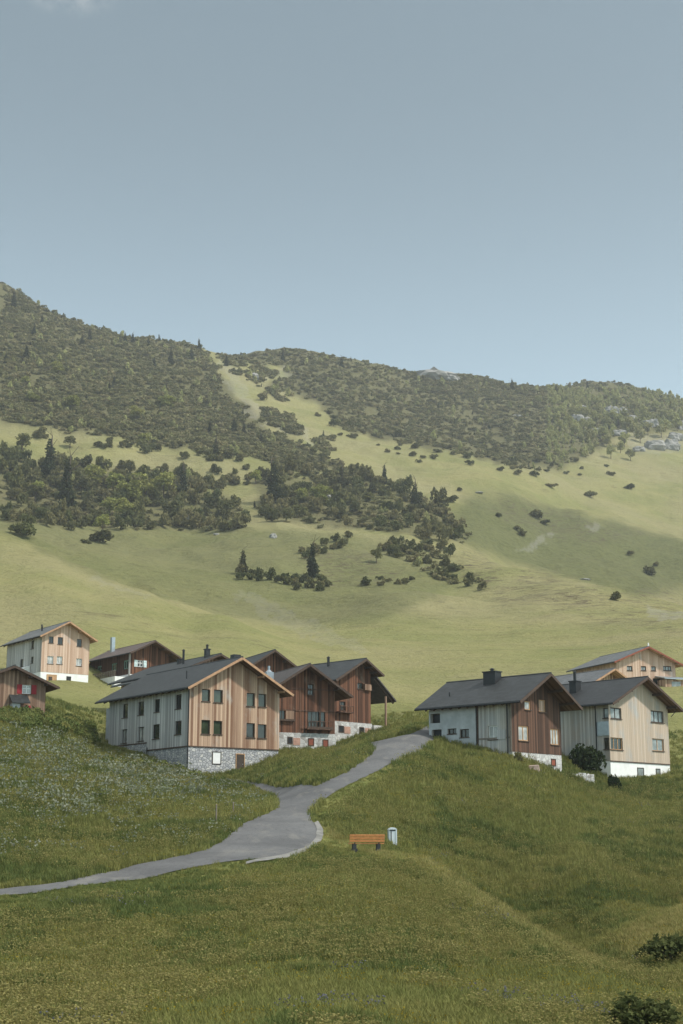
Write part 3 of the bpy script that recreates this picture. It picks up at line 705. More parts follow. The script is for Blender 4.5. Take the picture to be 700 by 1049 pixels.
# --- chalet behind it with a reddish gable
G = House('wooden_house', 'chalet whose reddish gable top peeks out behind the red-brown balcony chalet', 254.5, 706, 192, 25, right=301.5, L=9, eave=683, apex=(277.3, 666.5, 1.2))
G.win('front', (1.6, .9, 2.5, 1.9), 'glass_light'); G.win('front', (3.9, .9, 4.8, 1.9), 'glass')
G.walls('redbrown', 'redbrown'); G.plinth('stone_old', 4); G.roof_('roof', of=1.2, ob=.6, oe=1.0)

# --- tall narrow chalet with a lean-to on its right
q = Z((230, 640), 3.8889)
I = House('wooden_house', 'tall red-brown chalet with lopsided roof and propped lean-to on its right', 342.5, 738.5, 166, 45, right=380, L=9.5, eave=694, apex=(374, 676, 1.2), xr=.66)
I.win('front', I.rect('front', *q(530, 232, 552, 256)), 'glass', muntin=1)
I.win('front', I.rect('front', *q(462, 306, 482, 340)), 'glass', muntin=1)
I.walls('redbrown', 'redbrown'); I.plinth('stone_old', 3.2, out=.1); I.roof_('roof', of=1.3, ob=.6, oe=1.0, oer=.9)
I.board('front', I.rect('front', *q(553, 238, 580, 262)), 'old', 'flower_box', d1=.3)
r = I.rect('front', *q(444, 338, 500, 352)); mb = MB(); mb.box(max(r[0], .05), -.7, r[1], r[2], -.004, r[1] + .12); bal = mb.build('balcony', M['brown'], I.root)
mb = MB(); mb.box(max(r[0], .05), -.7, r[1] + .7, r[2], -.62, r[1] + .78); mb.build('rail', M['brown'], bal)
for i in range(6):
    x = max(r[0], .05) + .1 + (r[2] - max(r[0], .05) - .2) * i / 5; mb = MB(); mb.box(x - .03, -.69, r[1] + .12, x + .03, -.63, r[1] + .7); mb.build('baluster', M['brown'], bal)
I.opening('front', I.rect('front', *q(452, 402, 473, 430)), 'black', 'window'); I.board('front', I.rect('front', *q(475, 406, 499, 434)), 'pink', d0=.104, d1=.15)
I.opening('front', I.rect('front', *q(535, 408, 554, 435)), 'black', 'window'); I.board('front', I.rect('front', *q(557, 412, 580, 440)), 'pink', d0=.104, d1=.15)
I.flue(3.0, 4.0, .16, 1.0); 
x0, x1 = I.w + .02, I.w + 3.3; z0, z1 = I.top(I.w) - .75, I.top(I.w) - 3.3
mb = MB(); mb.hexa([(x0, -1.0, z0), (x1, -1.0, z1), (x1, 8.5, z1), (x0, 8.5, z0), (x0, -1.0, z0 + .2), (x1, -1.0, z1 + .2), (x1, 8.5, z1 + .2), (x0, 8.5, z0 + .2)]); lt = mb.build('lean_to_roof', M['roof_brown'], I.root)
for yy in (-.6, 4, 8):
    mb = MB(); mb.beam((x0, yy, z0 - .12), (x1 - .1, yy, z1 - .12), .16, .2); mb.build('rafter', M['trim'], lt)
    mb = MB(); mb.box(x1 - 1.5, yy - .09, -.3, x1 - 1.32, yy + .09, z1 + .6); mb.build('post', M['old'], lt)
mb = MB(); mb.box(x0 + .1, -.4, -3, x1 - .6, 8, -.15); mb.build('foundation', M['stone_old'], I.root)

# --- tall white-based house at the upper left
q = Z((0, 630), 6.3636)
E = House('wooden_house', 'tall pale larch house with bright white ground floor, upper left of the village', 41.7, 688, 225, 36, right=91, left=6.3, eave=650.5, apex=(70, 637.3, 1.1))
for r in ((320, 140, 350, 184), (378, 145, 411, 192), (503, 157, 534, 206)): E.win('front', E.rect('front', *q(*r)), 'glass', muntin=1)
for r in ((310, 268, 349, 318), (371, 270, 408, 320), (498, 284, 535, 332)): E.win('front', E.rect('front', *q(*r)), 'glass_light', muntin=1, frame='frame_white')
for r in ((205, 165, 222, 220), (202, 272, 218, 316), (132, 288, 150, 338)): E.win('left', E.rect('left', *q(*r)), 'glass', muntin=0)
E.walls('fir_light', 'grey'); E.plinth('white', 4.5, out=-.03); E.roof_('roof_grey', of=1.1, ob=.8, oe=.8, rake='trim_light', soff='soffit_light', purl='trim_light', rafters=8)
o = E.opening('front', E.rect('front', *q(304, 388, 371, 452)), 'frame_wood', 'garage_door', 'frame_wood')
E.board('front', E.rect('front', *q(318, 402, 340, 445)), 'frame_dark', 'panel', d0=.0, d1=.04, parent=o)
E.opening('front', E.rect('front', *q(434, 400, 464, 442)), 'black', 'window', 'frame_dark')
for x, y in ((2.2, 5), (3.6, 8.2)): E.flue(x, y, .12, .7)
mb = MB(); zz = -.2; mb.hexa([(-2.2, 4.0, -4), (-.01, 4.0, -4), (-.01, 9, -4), (-2.2, 9, -4), (-2.2, 4.0, .3), (-.01, 4.0, 1.3), (-.01, 9, 1.3), (-2.2, 9, .3)]); an = mb.build('annex', M['white'], E.root)
r = E.rect('front', *q(470, 440, 556, 464)); mb = MB(); mb.box(r[0], -1.1, r[1] - .3, r[2], -.3, r[1] + .25); tag(mb.build('planter', M['fir'], None), 'long wooden planter box against the bright white ground floor', 'planter').matrix_world = Matrix.Translation(E.p) @ Matrix.Rotation(E.th, 4, 'Z')

# --- long low house beside it with green shutters and a terrace
q = Z((90, 650), 6.3636)
Fh = House('wooden_house', 'long low house with green shutters and fenced terrace, beside the tall white-based house', 133, 690.5, 232, 36, right=173, left=92, eave=668, pitch=.5)
for r in ((62, 205, 90, 236), (155, 187, 190, 238), (233, 168, 265, 226)): Fh.win('left', Fh.rect('left', *q(*r)), 'glass', 'green', muntin=1, bar=.2)
Fh.win('front', Fh.rect('front', *q(325, 168, 362, 212)), 'glass', 'frame_white', muntin=1, cross=True, shutters=('blue', 'ab'), bar=.1)
Fh.walls('redbrown', 'brown'); Fh.plinth('white', 5); Fh.roof_('roof_red', of=1.8, ob=.8, oe=.9, oer=1.7, rafters=0, rake='trim')
mb = MB(); x, y = 2.2, 10.5; mb.box(x - .3, y - .3, Fh.zt(x) - .4, x + .3, y + .3, Fh.zt(x) + 2.6); mb.build('chimney', M['zinc'], Fh.rf)
mb = MB(); mb.box(-2.6, 0, -5, -.08, Fh.L, -.5); ter = mb.build('terrace', M['white'], Fh.root)
for zz in (.0, .4): 
    mb = MB(); mb.box(-2.6, .1, zz, -2.54, Fh.L, zz + .09); mb.build('rail', M['post'], ter)
for i in range(24):
    y = .1 + (Fh.L - .3) * i / 23; mb = MB(); mb.box(-2.53, y, -.5, -2.49, y + .30, .42); mb.build('railing_board', M['post'], ter)
mb = MB(); mb.box(-.3, -.3, -3, -.06, -.06, Fh.h); mb.build('corner_post', M['grey'], Fh.root)

# --- small hut with red shutters at the left edge
q = Z((0, 630), 6.3636)
D = House('wooden_hut', 'small old timber hut with red shutters and tiny porch roof', -26, 733, 150, 28, right=46, L=7, eave=697.5, apex=(11.5, 683, 1.0), cat='hut', group=None)
D.win('front', D.rect('front', *q(146, 455, 204, 515)), 'glass_light', 'frame_white', muntin=1, cross=True, shutters=('red', 'ab'), bar=.09)
D.win('front', D.rect('front', *q(160, 590, 184, 626)), 'glass_grey', 'frame_white', muntin=1, shutters=('red', 'b'), bar=.07)
D.walls('old', 'old'); D.plinth('stone_old', 3, out=.05); D.roof_('roof', of=1.0, ob=.6, oe=1.1, gutter=True)
r = D.rect('front', *q(58, 528, 178, 582)); mb = MB(); zA, zB = r[3], r[1]
mb.hexa([(r[0], -1.3, zB), (r[2], -1.3, zB), (r[2], -.004, zA), (r[0], -.004, zA), (r[0], -1.3, zB + .12), (r[2], -1.3, zB + .12), (r[2], -.004, zA + .12), (r[0], -.004, zA + .12)]); pr = mb.build('porch_roof', M['roof'], D.root)
mb = MB(); mb.box(r[0] + .15, -1.0, -2.5, r[0] + .95, -.01, zB - .02); mb.build('porch_wall', M['concrete'], D.root)

# --- right-hand pair: brown gable with grey flank
q = Z((410, 660), 3.6842)
R1 = House('wooden_house', 'house with dark brown gable and grey flank standing at the top of the mound', 525, 770, 128, 47, right=575.5, left=440.5, eave=715, apex=(558, 690.5, 1.7))
for r in ((447, 308, 485, 365),): R1.win('front', R1.rect('front', *q(*r)), 'glass_light', 'frame_wood', depth=.1, muntin=1, bar=.1)
R1.win('front', R1.rect('front', *q(568, 320, 600, 380)), 'glass_light', 'frame_wood', depth=.1, muntin=2, bar=.09)
R1.win('front', R1.rect('front', *q(470, 215, 492, 248)), 'glass_light', 'frame_wood', depth=.1, muntin=0, bar=.09)
R1.win('front', R1.rect('front', *q(524, 210, 549, 256)), 'fir_light', 'frame_wood', depth=.1, muntin=0, bar=.09)
r = R1.rect('left', *q(115, 262, 152, 298)); R1.win('left', r, 'black', depth=.4, muntin=0, name='hatch', sill=False)
R1.win('left', R1.rect('left', *q(121, 322, 158, 365)), 'black', depth=.3, muntin=0, name='hatch', sill=False)
R1.win('left', R1.rect('left', *q(180, 318, 214, 339)), 'glass', muntin=1)
R1.win('left', R1.rect('left', *q(226, 320, 261, 352)), 'glass', muntin=1)
R1.win('left', R1.rect('left', *q(333, 308, 368, 360)), 'glass_light', 'frame_white', muntin=1)
R1.walls('brown', 'grey_warm'); R1.plinth('stone_old', 2.6, out=-.02)
ya = R1.onplane(489, 750, 'x')[1]
R1.roof_('roof', of=1.7, ob=.9, oe=1.0, rafters=10, soff='soffit')
# rendered half of the flank: thin cement coat over the boards, cut round the openings
mb = MB(); keep = (R1.w, R1.L, R1.h)
class _S: pass
cuts = [c for c in R1.cuts['left'] if c[2] > ya]
xs = sorted(set([ya, R1.L + .02] + [v for c in cuts for v in (c[0], c[2]) if v > ya])); zt_ = R1.h - .55
zs = sorted(set([-.6, zt_] + [v for c in cuts for v in (c[1], c[3]) if -.6 < v < zt_]))
for a, b in zip(xs[:-1], xs[1:]):
    for c, d in zip(zs[:-1], zs[1:]):
        if any(e[0] - 1e-6 <= a and b <= e[2] + 1e-6 and e[1] - 1e-6 <= c and d <= e[3] + 1e-6 for e in cuts): continue
        mb.box(-.045, a, c, -.004, b, d)
mb.build('rendered_wall', M['concrete'], R1.root)
o = R1.board('left', R1.rect('left', *q(121, 368, 158, 412)), 'zinc', 'door', d0=.046, d1=.08)
o = R1.board('left', R1.rect('left', *q(368, 322, 400, 358)), 'grey', 'shutter', d0=.004, d1=.06)
for yy in (ya - .08, .1):
    mb = MB(); mb.box(-.07, yy - .06, 0, -.004, yy + .06, R1.h - .05); mb.build('corner_board', M['trim'] if yy > 1 else M['post'], R1.root)
r = R1.rect('left', *q(300, 352, 410, 358)); mb = MB(); mb.box(-.05, .2, r[1], -.004, ya - .2, r[3]); mb.build('cornice_board', M['post'], R1.root)
R1.downpipe(-.16, .35, -1.0, R1.h - .1, .06); R1.downpipe(-.12, ya, -.8, R1.h - .4, .04)
p = R1.onplane(504, 700, 'x', R1.xr * .78); R1.chimney(R1.xr * .80, p.y, .95, 1.35, .85, 'black', pot=(.16, .25, 'black'))
R1.flue(.9, R1.L * .82, .06, .35, cowl=False)
r = R1.rect('front', *q(570, 432, 588, 460)); R1.opening('front', r, 'rust', 'hatch', 'trim')

# --- pale larch house with corner windows, white base
q = Z((550, 640), 4.6667)
R2 = House('wooden_house', 'pale larch house with corner windows and white basement, below a black roof', 625.5, 779.5, 146, 43, right=686.5, L=9.5, eave=718, apex=(656.5, 694, 1.3))
for r in ((353, 397, 404, 450),): R2.win('front', R2.rect('front', *q(*r)), 'glass_grey', muntin=1, bar=.09)
R2.win('front', R2.rect('front', *q(545, 412, 606, 468)), 'glass_grey', muntin=2, bar=.09)
R2.win('front', R2.rect('front', *q(353, 540, 411, 598)), 'glass', 'frame_wood', muntin=2, bar=.08)
R2.win('front', R2.rect('front', *q(553, 545, 608, 604)), 'glass_grey', 'frame_wood', muntin=1, bar=.08)
R2.win('left', R2.rect('left', *q(316, 397, 347, 447)), 'glass_grey', muntin=0, bar=.09); R2.win('left', R2.rect('left', *q(320, 540, 347, 596)), 'glass', muntin=1, bar=.08)
R2.walls('fir_pale', 'grey_warm'); R2.plinth('white', 3.0, out=-.03); R2.roof_('roof_black', of=1.3, ob=.8, oe=1.0, soff='soffit')
R2.opening('front', R2.rect('front', *q(482, 683, 513, 731)), 'glass_grey', 'window', 'frame_dark'); R2.opening('front', R2.rect('front', *q(571, 688, 592, 748)), 'glass_grey', 'door', 'frame_dark')
yd = R2.onplane(612, 760, 'x')[1]; R2.downpipe(-.14, yd, -1.5, R2.h - .1, .06)
r = R2.rect('left', *q(308, 462, 350, 530)); R2.board('left', (.03, r[1], max(r[2], 1.6), r[3]), 'zinc', 'parapet_panel', d0=.004, d1=.07)
p = R2.onplane(588, 712, 'x', R2.xr * .6); R2.chimney(R2.xr * .55, 6.2, .85, .85, 1.0, 'black', pot=(.16, 1.0, 'black'))
mb = MB(); mb.beam((R2.w + .9, -.6, R2.h - .2), (R2.w + .04, -.4, R2.h - 1.0), .06, .06); mb.build('downpipe', M['black'], R2.root)
mb = MB(); mb.box(.02, -.05, -.06, R2.w - .02, -.004, .05); mb.build('skirting_board', M['trim'], R2.root)

# --- two houses behind on the right
J = House('wooden_house', 'low house with light rafters and grey roof, wedged between black roof and meadow', 602, 716, 197, 33, w=7.5, L=11, eave=700, apex=(626, 685.5, 1.6))
J.win('front', (2.6, .8, 3.6, 1.7), 'glass')
J.walls('fir', 'grey'); J.plinth('white', 4); J.roof_('roof_grey', of=1.6, ob=.8, oe=1.1, rake='trim_light', soff='soffit_light', purl='trim_light', gutter=False)
q = Z((560, 655), 5.0)
K = House('wooden_house', 'wide pinkish larch house with four small gable windows, at the right edge', 632.5, 704, 234, 22, right=693, L=13, eave=677, apex=(663, 663, 1.1))
for r in ((412, 136, 440, 160), (484, 137, 510, 160), (536, 138, 560, 161)): K.win('front', K.rect('front', *q(*r)), 'glass_grey', muntin=1, bar=.12)
K.win('front', K.rect('front', *q(598, 137, 640, 161)), 'glass_grey', muntin=2, bar=.12)
K.win('front', K.rect('front', *q(545, 200, 585, 235)), 'black', muntin=0, name='door', sill=False)
K.walls('fir_light', 'fir_light'); K.plinth('white', 3, out=.03); K.roof_('roof_grey', of=1.1, ob=.8, oe=1.0, rake='rust', soff='soffit_light', purl='trim_light')
mb = MB(); mb.tube((K.xr, -.9, K.zt(K.xr) + .2), (K.xr, -.9, K.zt(K.xr) + .75), .14, .10, 8); mb.build('finial', M['white'], K.rf)
r = K.rect('front', *q(572, 200, 684, 240)); a0, a1 = K.w * .68, K.w + .4
mb = MB(); mb.box(a0, -2.2, -.9, a1, -.01, 1.35); pw = mb.build('porch', M['fir'], K.root)
mb = MB(); mb.hexa([(a0 - .4, -2.7, 1.4), (a1 + .5, -2.7, 1.4), (a1 + .5, -.01, 1.95), (a0 - .4, -.01, 1.95), (a0 - .4, -2.7, 1.55), (a1 + .5, -2.7, 1.55), (a1 + .5, -.01, 2.1), (a0 - .4, -.01, 2.1)]); mb.build('porch_roof', M['zinc'], pw)
mb = MB(); mb.box((a0 + a1) / 2 - .8, -2.24, .05, (a0 + a1) / 2 + .9, -2.17, 1.05); mb.build('porch_window', M['glass_grey'], pw)
HOUSES = [A, B, Hh, G, I, E, Fh, D, R1, R2, J, K]
def on_house(x, y, mrg=.25):
    r = np.zeros(np.shape(x), bool)
    for h in HOUSES:
        a = (x - h.p.x) * h.g.x + (y - h.p.y) * h.g.y; b = (x - h.p.x) * h.l.x + (y - h.p.y) * h.l.y
        r |= (a > -mrg) & (a < h.w + mrg) & (b > -mrg) & (b < h.L + mrg)
    return r

# ------------------------------------------------------------------ plant materials
def leafmat(name, cols, rough=.75, trans=.25, scale=.6):
    """leaf colour: clumps of its own tint in each plant, plus a tint per plant"""
    m, nt, out = new_mat(name); k = N(nt)
    pos = k.n('NewGeometry').outputs['Position']; rnd = k.n('ObjectInfo').outputs['Random']
    n = k.noise(pos, scale, 3, .6); c = k.mix(k.ramp(n, .35, .65), cols[0], cols[1])
    c = k.mix(k.ramp(k.math('FRACT', k.math('MULTIPLY', rnd, 7.31)), .2, 1.0, 0, .9), c, cols[2])
    c = k.mix(k.ramp(k.math('FRACT', k.math('MULTIPLY', rnd, 3.77)), .4, 1.0, 0, .6), c, tuple(v * .6 for v in cols[0]))
    ri = k.n('NewGeometry').outputs['Random Per Island']
    c = k.mix(k.ramp(ri, 0, 1, 0, .3), c, tuple(v * .55 for v in cols[0]))
    b = nt.nodes.new('ShaderNodeBsdfDiffuse'); k.link(c, b.inputs[0]); t = nt.nodes.new('ShaderNodeBsdfTranslucent'); k.link(c, t.inputs[0])
    mx = nt.nodes.new('ShaderNodeMixShader'); mx.inputs[0].default_value = trans; k.link(b.outputs[0], mx.inputs[1]); k.link(t.outputs[0], mx.inputs[2]); k.link(mx.outputs[0], out.inputs['Surface'])
    return m
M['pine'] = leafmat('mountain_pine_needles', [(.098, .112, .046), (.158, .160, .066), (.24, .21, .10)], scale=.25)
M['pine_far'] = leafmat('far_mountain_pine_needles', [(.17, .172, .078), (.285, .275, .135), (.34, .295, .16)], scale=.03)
M['spruce'] = leafmat('spruce_needles', [(.042, .056, .027), (.065, .078, .035), (.085, .085, .04)], scale=.5)
M['broad'] = leafmat('broad_leaves', [(.26, .285, .080), (.36, .36, .115), (.30, .29, .095)], scale=.4)
M['olive'] = leafmat('olive_leaves', [(.145, .150, .058), (.20, .195, .078), (.17, .155, .07)], scale=.4)
M['larch'] = leafmat('larch_needles', [(.36, .37, .15), (.44, .43, .19), (.32, .30, .14)], scale=.2)
M['dark_bush'] = leafmat('dark_bush_leaves', [(0.027, 0.043, 0.020), (0.056, 0.073, 0.033), (0.050, 0.062, 0.027)], scale=2)
M['scrub'] = leafmat('scrub_leaves', [(.075, .095, .036), (.125, .138, .052), (.100, .110, .042)], scale=1.2)
M['bark'] = flat('bark', (.10, .075, .055), .9, .3, 4)
M['blade'] = leafmat('grass_blade', [(.215, .236, .076), (.310, .300, .104), (.265, .258, .092)], trans=.35, scale=.22)
M['blade_dark'] = leafmat('dark_grass_blade', [(.130, .172, .056), (.195, .215, .074), (.165, .182, .064)], trans=.3, scale=.3)
M['straw'] = leafmat('seed_head', [(.36, .325, .125), (.44, .39, .165), (.30, .27, .10)], trans=.3, scale=.8)
M['yellow'] = leafmat('yellow_petal', [(0.420, 0.330, 0.040), (0.500, 0.380, 0.050), (0.360, 0.270, 0.030)], trans=.3)
M['umbel'] = leafmat('white_petal', [(.34, .36, .26), (.46, .47, .37), (.26, .29, .19)], trans=.3)
M['violet'] = leafmat('violet_petal', [(.20, .20, .24), (.24, .24, .28), (.17, .18, .19)], trans=.3)

def np_mesh(name, V, F, mats, mi=None, smooth=False):
    """triangles/quads from arrays"""
    me = bpy.data.meshes.new(name); V = np.asarray(V, np.float32); F = np.asarray(F, np.int32); n = F.shape[1]
    me.vertices.add(len(V)); me.vertices.foreach_set('co', V.ravel()); me.loops.add(F.size); me.loops.foreach_set('vertex_index', F.ravel())
    me.polygons.add(len(F)); me.polygons.foreach_set('loop_start', np.arange(0, F.size, n, dtype=np.int32)); me.update(calc_edges=True)
    for m in mats: me.materials.append(m)
    if mi is not None: me.polygons.foreach_set('material_index', np.asarray(mi, np.int32))
    return me
def leaves(C, size, r, flat_=.0):
    """one small bent quad per centre, random facing"""
    n = len(C); a = r.normal(size=(n, 3)); a[:, 2] *= (1 - flat_); a /= np.linalg.norm(a, axis=1)[:, None] + 1e-9
    b = np.cross(a, r.normal(size=(n, 3))); b /= np.linalg.norm(b, axis=1)[:, None] + 1e-9
    s = (size * r.uniform(.6, 1.3, n))[:, None]
    q = np.stack([C - a * s, C - b * s * .6 + a * s * .1, C + a * s, C + b * s * .6 + a * s * .1], 1)
    return q.reshape(-1, 3), np.arange(4 * n).reshape(n, 4)
def blob_pts(n, r, lobes, fill=.45):
    """points spread through a cluster of lobes, denser towards the skin; the undersides thin out"""
    out = []
    per = np.array([l[3] ** 2 for l in lobes]); per = per / per.sum()
    for (x, y, z, rad, sq), p in zip(lobes, per):
        k = max(6, int(n * p)); d = r.normal(size=(k, 3)); d /= np.linalg.norm(d, axis=1)[:, None]
        d[:, 2] = np.where(d[:, 2] < -.45, -d[:, 2], d[:, 2])
        rr = rad * (1 - fill * r.random(k) ** 1.8) * (1 + .22 * np.sin(d[:, 0] * 5 + x * 3) * np.sin(d[:, 1] * 6 + y) * np.sin(d[:, 2] * 5))
        out.append(d * rr[:, None] * np.array([1, 1, sq]) + np.array([x, y, z]))
    return np.concatenate(out)
def shrub_mesh(name, seed, mat, n=620, leaf=.12, lob=6, spread=.75, sq=.75):
    r = np.random.default_rng(seed); L = [(0, 0, .42, .55, sq)]
    for i in range(lob):
        w = r.uniform(0, 2 * PI); d = r.uniform(.25, spread); L.append((d * math.cos(w), d * math.sin(w), r.uniform(.15, .75), r.uniform(.16, .42), sq * r.uniform(.8, 1.5)))
    C = blob_pts(n, r, L); C[:, 2] = np.maximum(C[:, 2], .02)
    V, F = leaves(C, leaf, r, .2)
    # twiggy stems in the middle
    return np_mesh(name, V, F, [mat])
def crown_mesh(name, seed, mat, n=900, leaf=.05, tall=1.0):
    """unit tree crown: height 0.15..1"""
    r = np.random.default_rng(seed); L = [(0, 0, .62, .27, 1.05 * tall)]
    for i in range(9):
        w = r.uniform(0, 2 * PI); z = r.uniform(.32, .88); d = .30 * math.sin(PI * (z - .12) / .95) * r.uniform(.55, 1.0); L.append((d * math.cos(w), d * math.sin(w), z, r.uniform(.11, .19), .85))
    C = blob_pts(n, r, L, .5); V, F = leaves(C, leaf, r)
    return np_mesh(name, V, F, [mat])
def trunk_mesh(name, seed, hgt=.55, r0=.03, limbs=5):
    r = np.random.default_rng(seed); mb = MB(); p = Vector((0, 0, -.06)); d = Vector((0, 0, 1)); rad = r0
    for i in range(4):
        q = p + d * (hgt + .06) / 4 + Vector((r.normal() * .012, r.normal() * .012, 0)); mb.tube(p, q, rad, rad * .8, 7, cap=False); p = q; rad *= .8
        if i >= 1:
            for j in range(2):
                w = r.uniform(0, 2 * PI); e = p + Vector((math.cos(w) * .16, math.sin(w) * .16, .14)); mb.tube(p, e, rad * .6, rad * .2, 5, cap=False)
    me = bpy.data.meshes.new(name); me.from_pydata(mb.v, [], mb.f); me.materials.append(M['bark']); return me
def spruce_mesh(name, seed, mat, whorls=13, wide=.24, n=1500, leaf=.030):
    """unit spruce: a cone of needle sprays in drooping whorls, thinner towards the tip"""
    r = np.random.default_rng(seed); f = 1 - np.sqrt(r.random(n) * .97 + .02) ; w = r.uniform(0, 2 * PI, n)
    bough = np.floor(w / (2 * PI) * 9 + np.floor(f * whorls) * 2.4) 
    jit = .75 + .25 * np.sin(bough * 12.9898 + seed) ; saw = 1 - (f * whorls) % 1.0
    R = (wide * (1 - f) ** .82 + .008) * (.62 + .38 * saw) * jit; q = 1 - .55 * r.random(n) ** 1.6
    C = np.stack([np.cos(w) * R * q, np.sin(w) * R * q, .05 + .93 * f - .10 * R * q + r.normal(0, .006, n)], 1)
    V, F = leaves(C, leaf * 1.0, r, .45); sc = np.repeat(.55 + .6 * (1 - f), 4)[:, None]; V = (V - np.repeat(C, 4, 0)) * sc + np.repeat(C, 4, 0)
    V = np.concatenate([V, [[.006, 0, .95], [-.006, .006, .95], [0, 0, 1.0], [-.004, -.006, .95]]]); F = np.concatenate([F, [[4 * n, 4 * n + 1, 4 * n + 2, 4 * n + 3]]])
    return np_mesh(name, V, F, [mat])

SPR = [spruce_mesh('spruce_crown', 3 + i, M['spruce'], 12 + i, .19 + .02 * i) for i in range(4)]
SPT = [trunk_mesh('spruce_trunk', 3, .9, .022)]
BRC = {mk: [crown_mesh('leafy_crown', 20 + i, M[mk]) for i in range(3)] for mk in ('broad', 'olive', 'larch')}
BRT = [trunk_mesh('leafy_trunk', 30 + i) for i in range(2)]
SHR = [shrub_mesh('pine_shrub', 40 + i, M['pine'], lob=4 + i % 4, spread=.5 + .09 * i, sq=.7) for i in range(6)]
SHO = [shrub_mesh('olive_shrub', 60 + i, M['olive'], lob=4 + i % 4, spread=.5 + .1 * i, sq=.8) for i in range(4)]
for l in (SHR, SHO): pass

def obj(name, me, parent=None):
    o = bpy.data.objects.new(name, me); COL.objects.link(o); o.parent = parent; return o
def tree(kind, mat, x, y, h, label, group, i=0, wide=1.0, cat='tree'):
    z = gz(x, y); e = empty(kind, (x, y, z - .02 * h), random.uniform(0, 6.28)); e.scale = (h * wide, h * wide, h)
    if mat == 'spruce': obj('trunk', SPT[0], e); obj('crown', SPR[i % len(SPR)], e)
    else: obj('trunk', BRT[i % 2], e); obj('crown', BRC[mat][i % 3], e)
    return tag(e, label, cat, group)
def shrub(x, y, wd, ht, label, group, mat='pine', i=0, name='mountain_pine_shrub', cat='shrub'):
    o = obj(name, (SHR if mat == 'pine' else SHO)[i % (6 if mat == 'pine' else 4)]); o.location = (x, y, gz(x, y) - .06 * ht); o.rotation_euler = (0, 0, random.uniform(0, 6.28))
    o.scale = (wd * .55, wd * .55, ht * 1.05); return tag(o, label, cat, group)

def spot(px, py):
    for d in range(0, 16, 2):
        p = hit(px, py + d)[0]
        if not np.isnan(p[0]): return p
    return p
def m_per_px(p): return (p[1] * CP + p[2] * SP) / F0

# single trees and shrubs one can point at: photo foot point, height in photo px
def T(px, py, hp, kind, mat, label, group=None, i=0, wide=1.0):
    p = spot(px, py)
    if np.isnan(p[0]): return
    tree(kind, mat, p[0], p[1], hp * (1.35 if mat == 'spruce' else 1.1) * m_per_px(p), label, group, i, wide)
def Sh(px, py, wp, hp, label, group=None, mat='pine', i=0, name='mountain_pine_shrub'):
    p = spot(px, py)
    if np.isnan(p[0]): return
    s_ = m_per_px(p); shrub(p[0], p[1], wp * s_, hp * s_, label, group, mat, i, name)

T(67, 527, 52, 'spruce_tree', 'spruce', 'tallest dark spruce in the left grove, standing at the front', None, 0)
T(50, 488, 36, 'spruce_tree', 'spruce', 'broad spruce rising above the top edge of the left grove', None, 1, 1.15)
T(280, 515, 38, 'spruce_tree', 'spruce', 'dark broad spruce in the middle thicket between meadow strips', None, 2, 1.15)
T(425, 524, 28, 'spruce_tree', 'spruce', 'dark pointed spruce near the right end of the middle thicket', None, 3)
T(249, 588, 22, 'spruce_tree', 'spruce', 'small spruce at the left end of the lower shrub patch on open meadow', None, 1, 1.2)
T(320, 592, 32, 'spruce_tree', 'spruce', 'yellowish spruce rising out of the round shrub patch on open meadow', None, 0, 1.1)
T(221, 471, 20, 'spruce_tree', 'spruce', 'small spruce standing alone on the narrow upper meadow strip', None, 2, 1.1)
T(240, 443, 14, 'spruce_tree', 'spruce', 'small spruce in the heath just left of the gravel runnel', None, 3, 1.1)
T(14, 316, 17, 'spruce_tree', 'spruce', 'spruce breaking the skyline at the highest point of the ridge', None, 0)
T(175, 374, 16, 'spruce_tree', 'spruce', 'spruce on the heath just below the middle of the ridge line', None, 1)
T(187, 504, 26, 'spruce_tree', 'spruce', 'slim spruce at the right end of the left grove', None, 2)
T(350, 502, 22, 'spruce_tree', 'spruce', 'slim spruce in the middle of the upper thicket', None, 0)
T(394, 496, 18, 'spruce_tree', 'spruce', 'small spruce at the top of the thicket, right of its middle', None, 1)
sk_ = [(35, 341), (43, 329), (27, 365), (6, 369), (23, 372), (112, 399), (158, 372), (196, 365), (204, 356), (232, 372), (170, 399), (117, 392), (215, 440), (250, 442), (268, 452), (84, 352), (136, 350), (92, 347), (128, 348), (152, 352), (290, 368), (350, 374), (525, 398), (570, 403), (602, 398)]
for j, (x, y) in enumerate(sk_):
    T(x, y + 3, 8 + 5 * random.random(), 'spruce_tree', 'spruce', 'small spruce scattered on the heathland below the ridge', 'small spruces on the heathland', j, 1.15)
T(23, 461, 18, 'round_tree', 'olive', 'round-crowned olive tree alone at the left end of the upper meadow strip', None, 0, 1.25)
T(72, 459, 13, 'round_tree', 'olive', 'little round tree with a clear shadow in the middle of the upper meadow strip', None, 1, 1.25)
T(386, 577, 15, 'round_tree', 'olive', 'lone round tree on the open pasture below the thicket', None, 2, 1.0)
for j, (x, y, h) in enumerate([(95, 500, 25), (118, 508, 24), (133, 520, 26), (140, 505, 22), (150, 515, 22), (168, 512, 28), (82, 505, 18), (36, 515, 18), (112, 528, 18), (330, 518, 22), (235, 528, 16), (262, 496, 14), (310, 515, 16), (105, 545, 18), (128, 532, 20), (40, 508, 16)]):
    T(x, y, h, 'leafy_tree', 'broad' if j not in (6, 7, 10) else 'olive', 'light green leafy tree among the dark shrubs of the thickets', 'light green trees in the thickets', j, 1.25)
for j, (x, y, h) in enumerate([(75, 420, 16), (33, 414, 12), (140, 431, 14), (172, 420, 16), (60, 385, 12), (57, 380, 10), (148, 455, 12), (26, 395, 10)]):
    T(x, y, h, 'leafy_tree', 'broad', 'pale green leafy tree standing out of the brownish heath', 'pale green trees on the heath', j, 1.4)
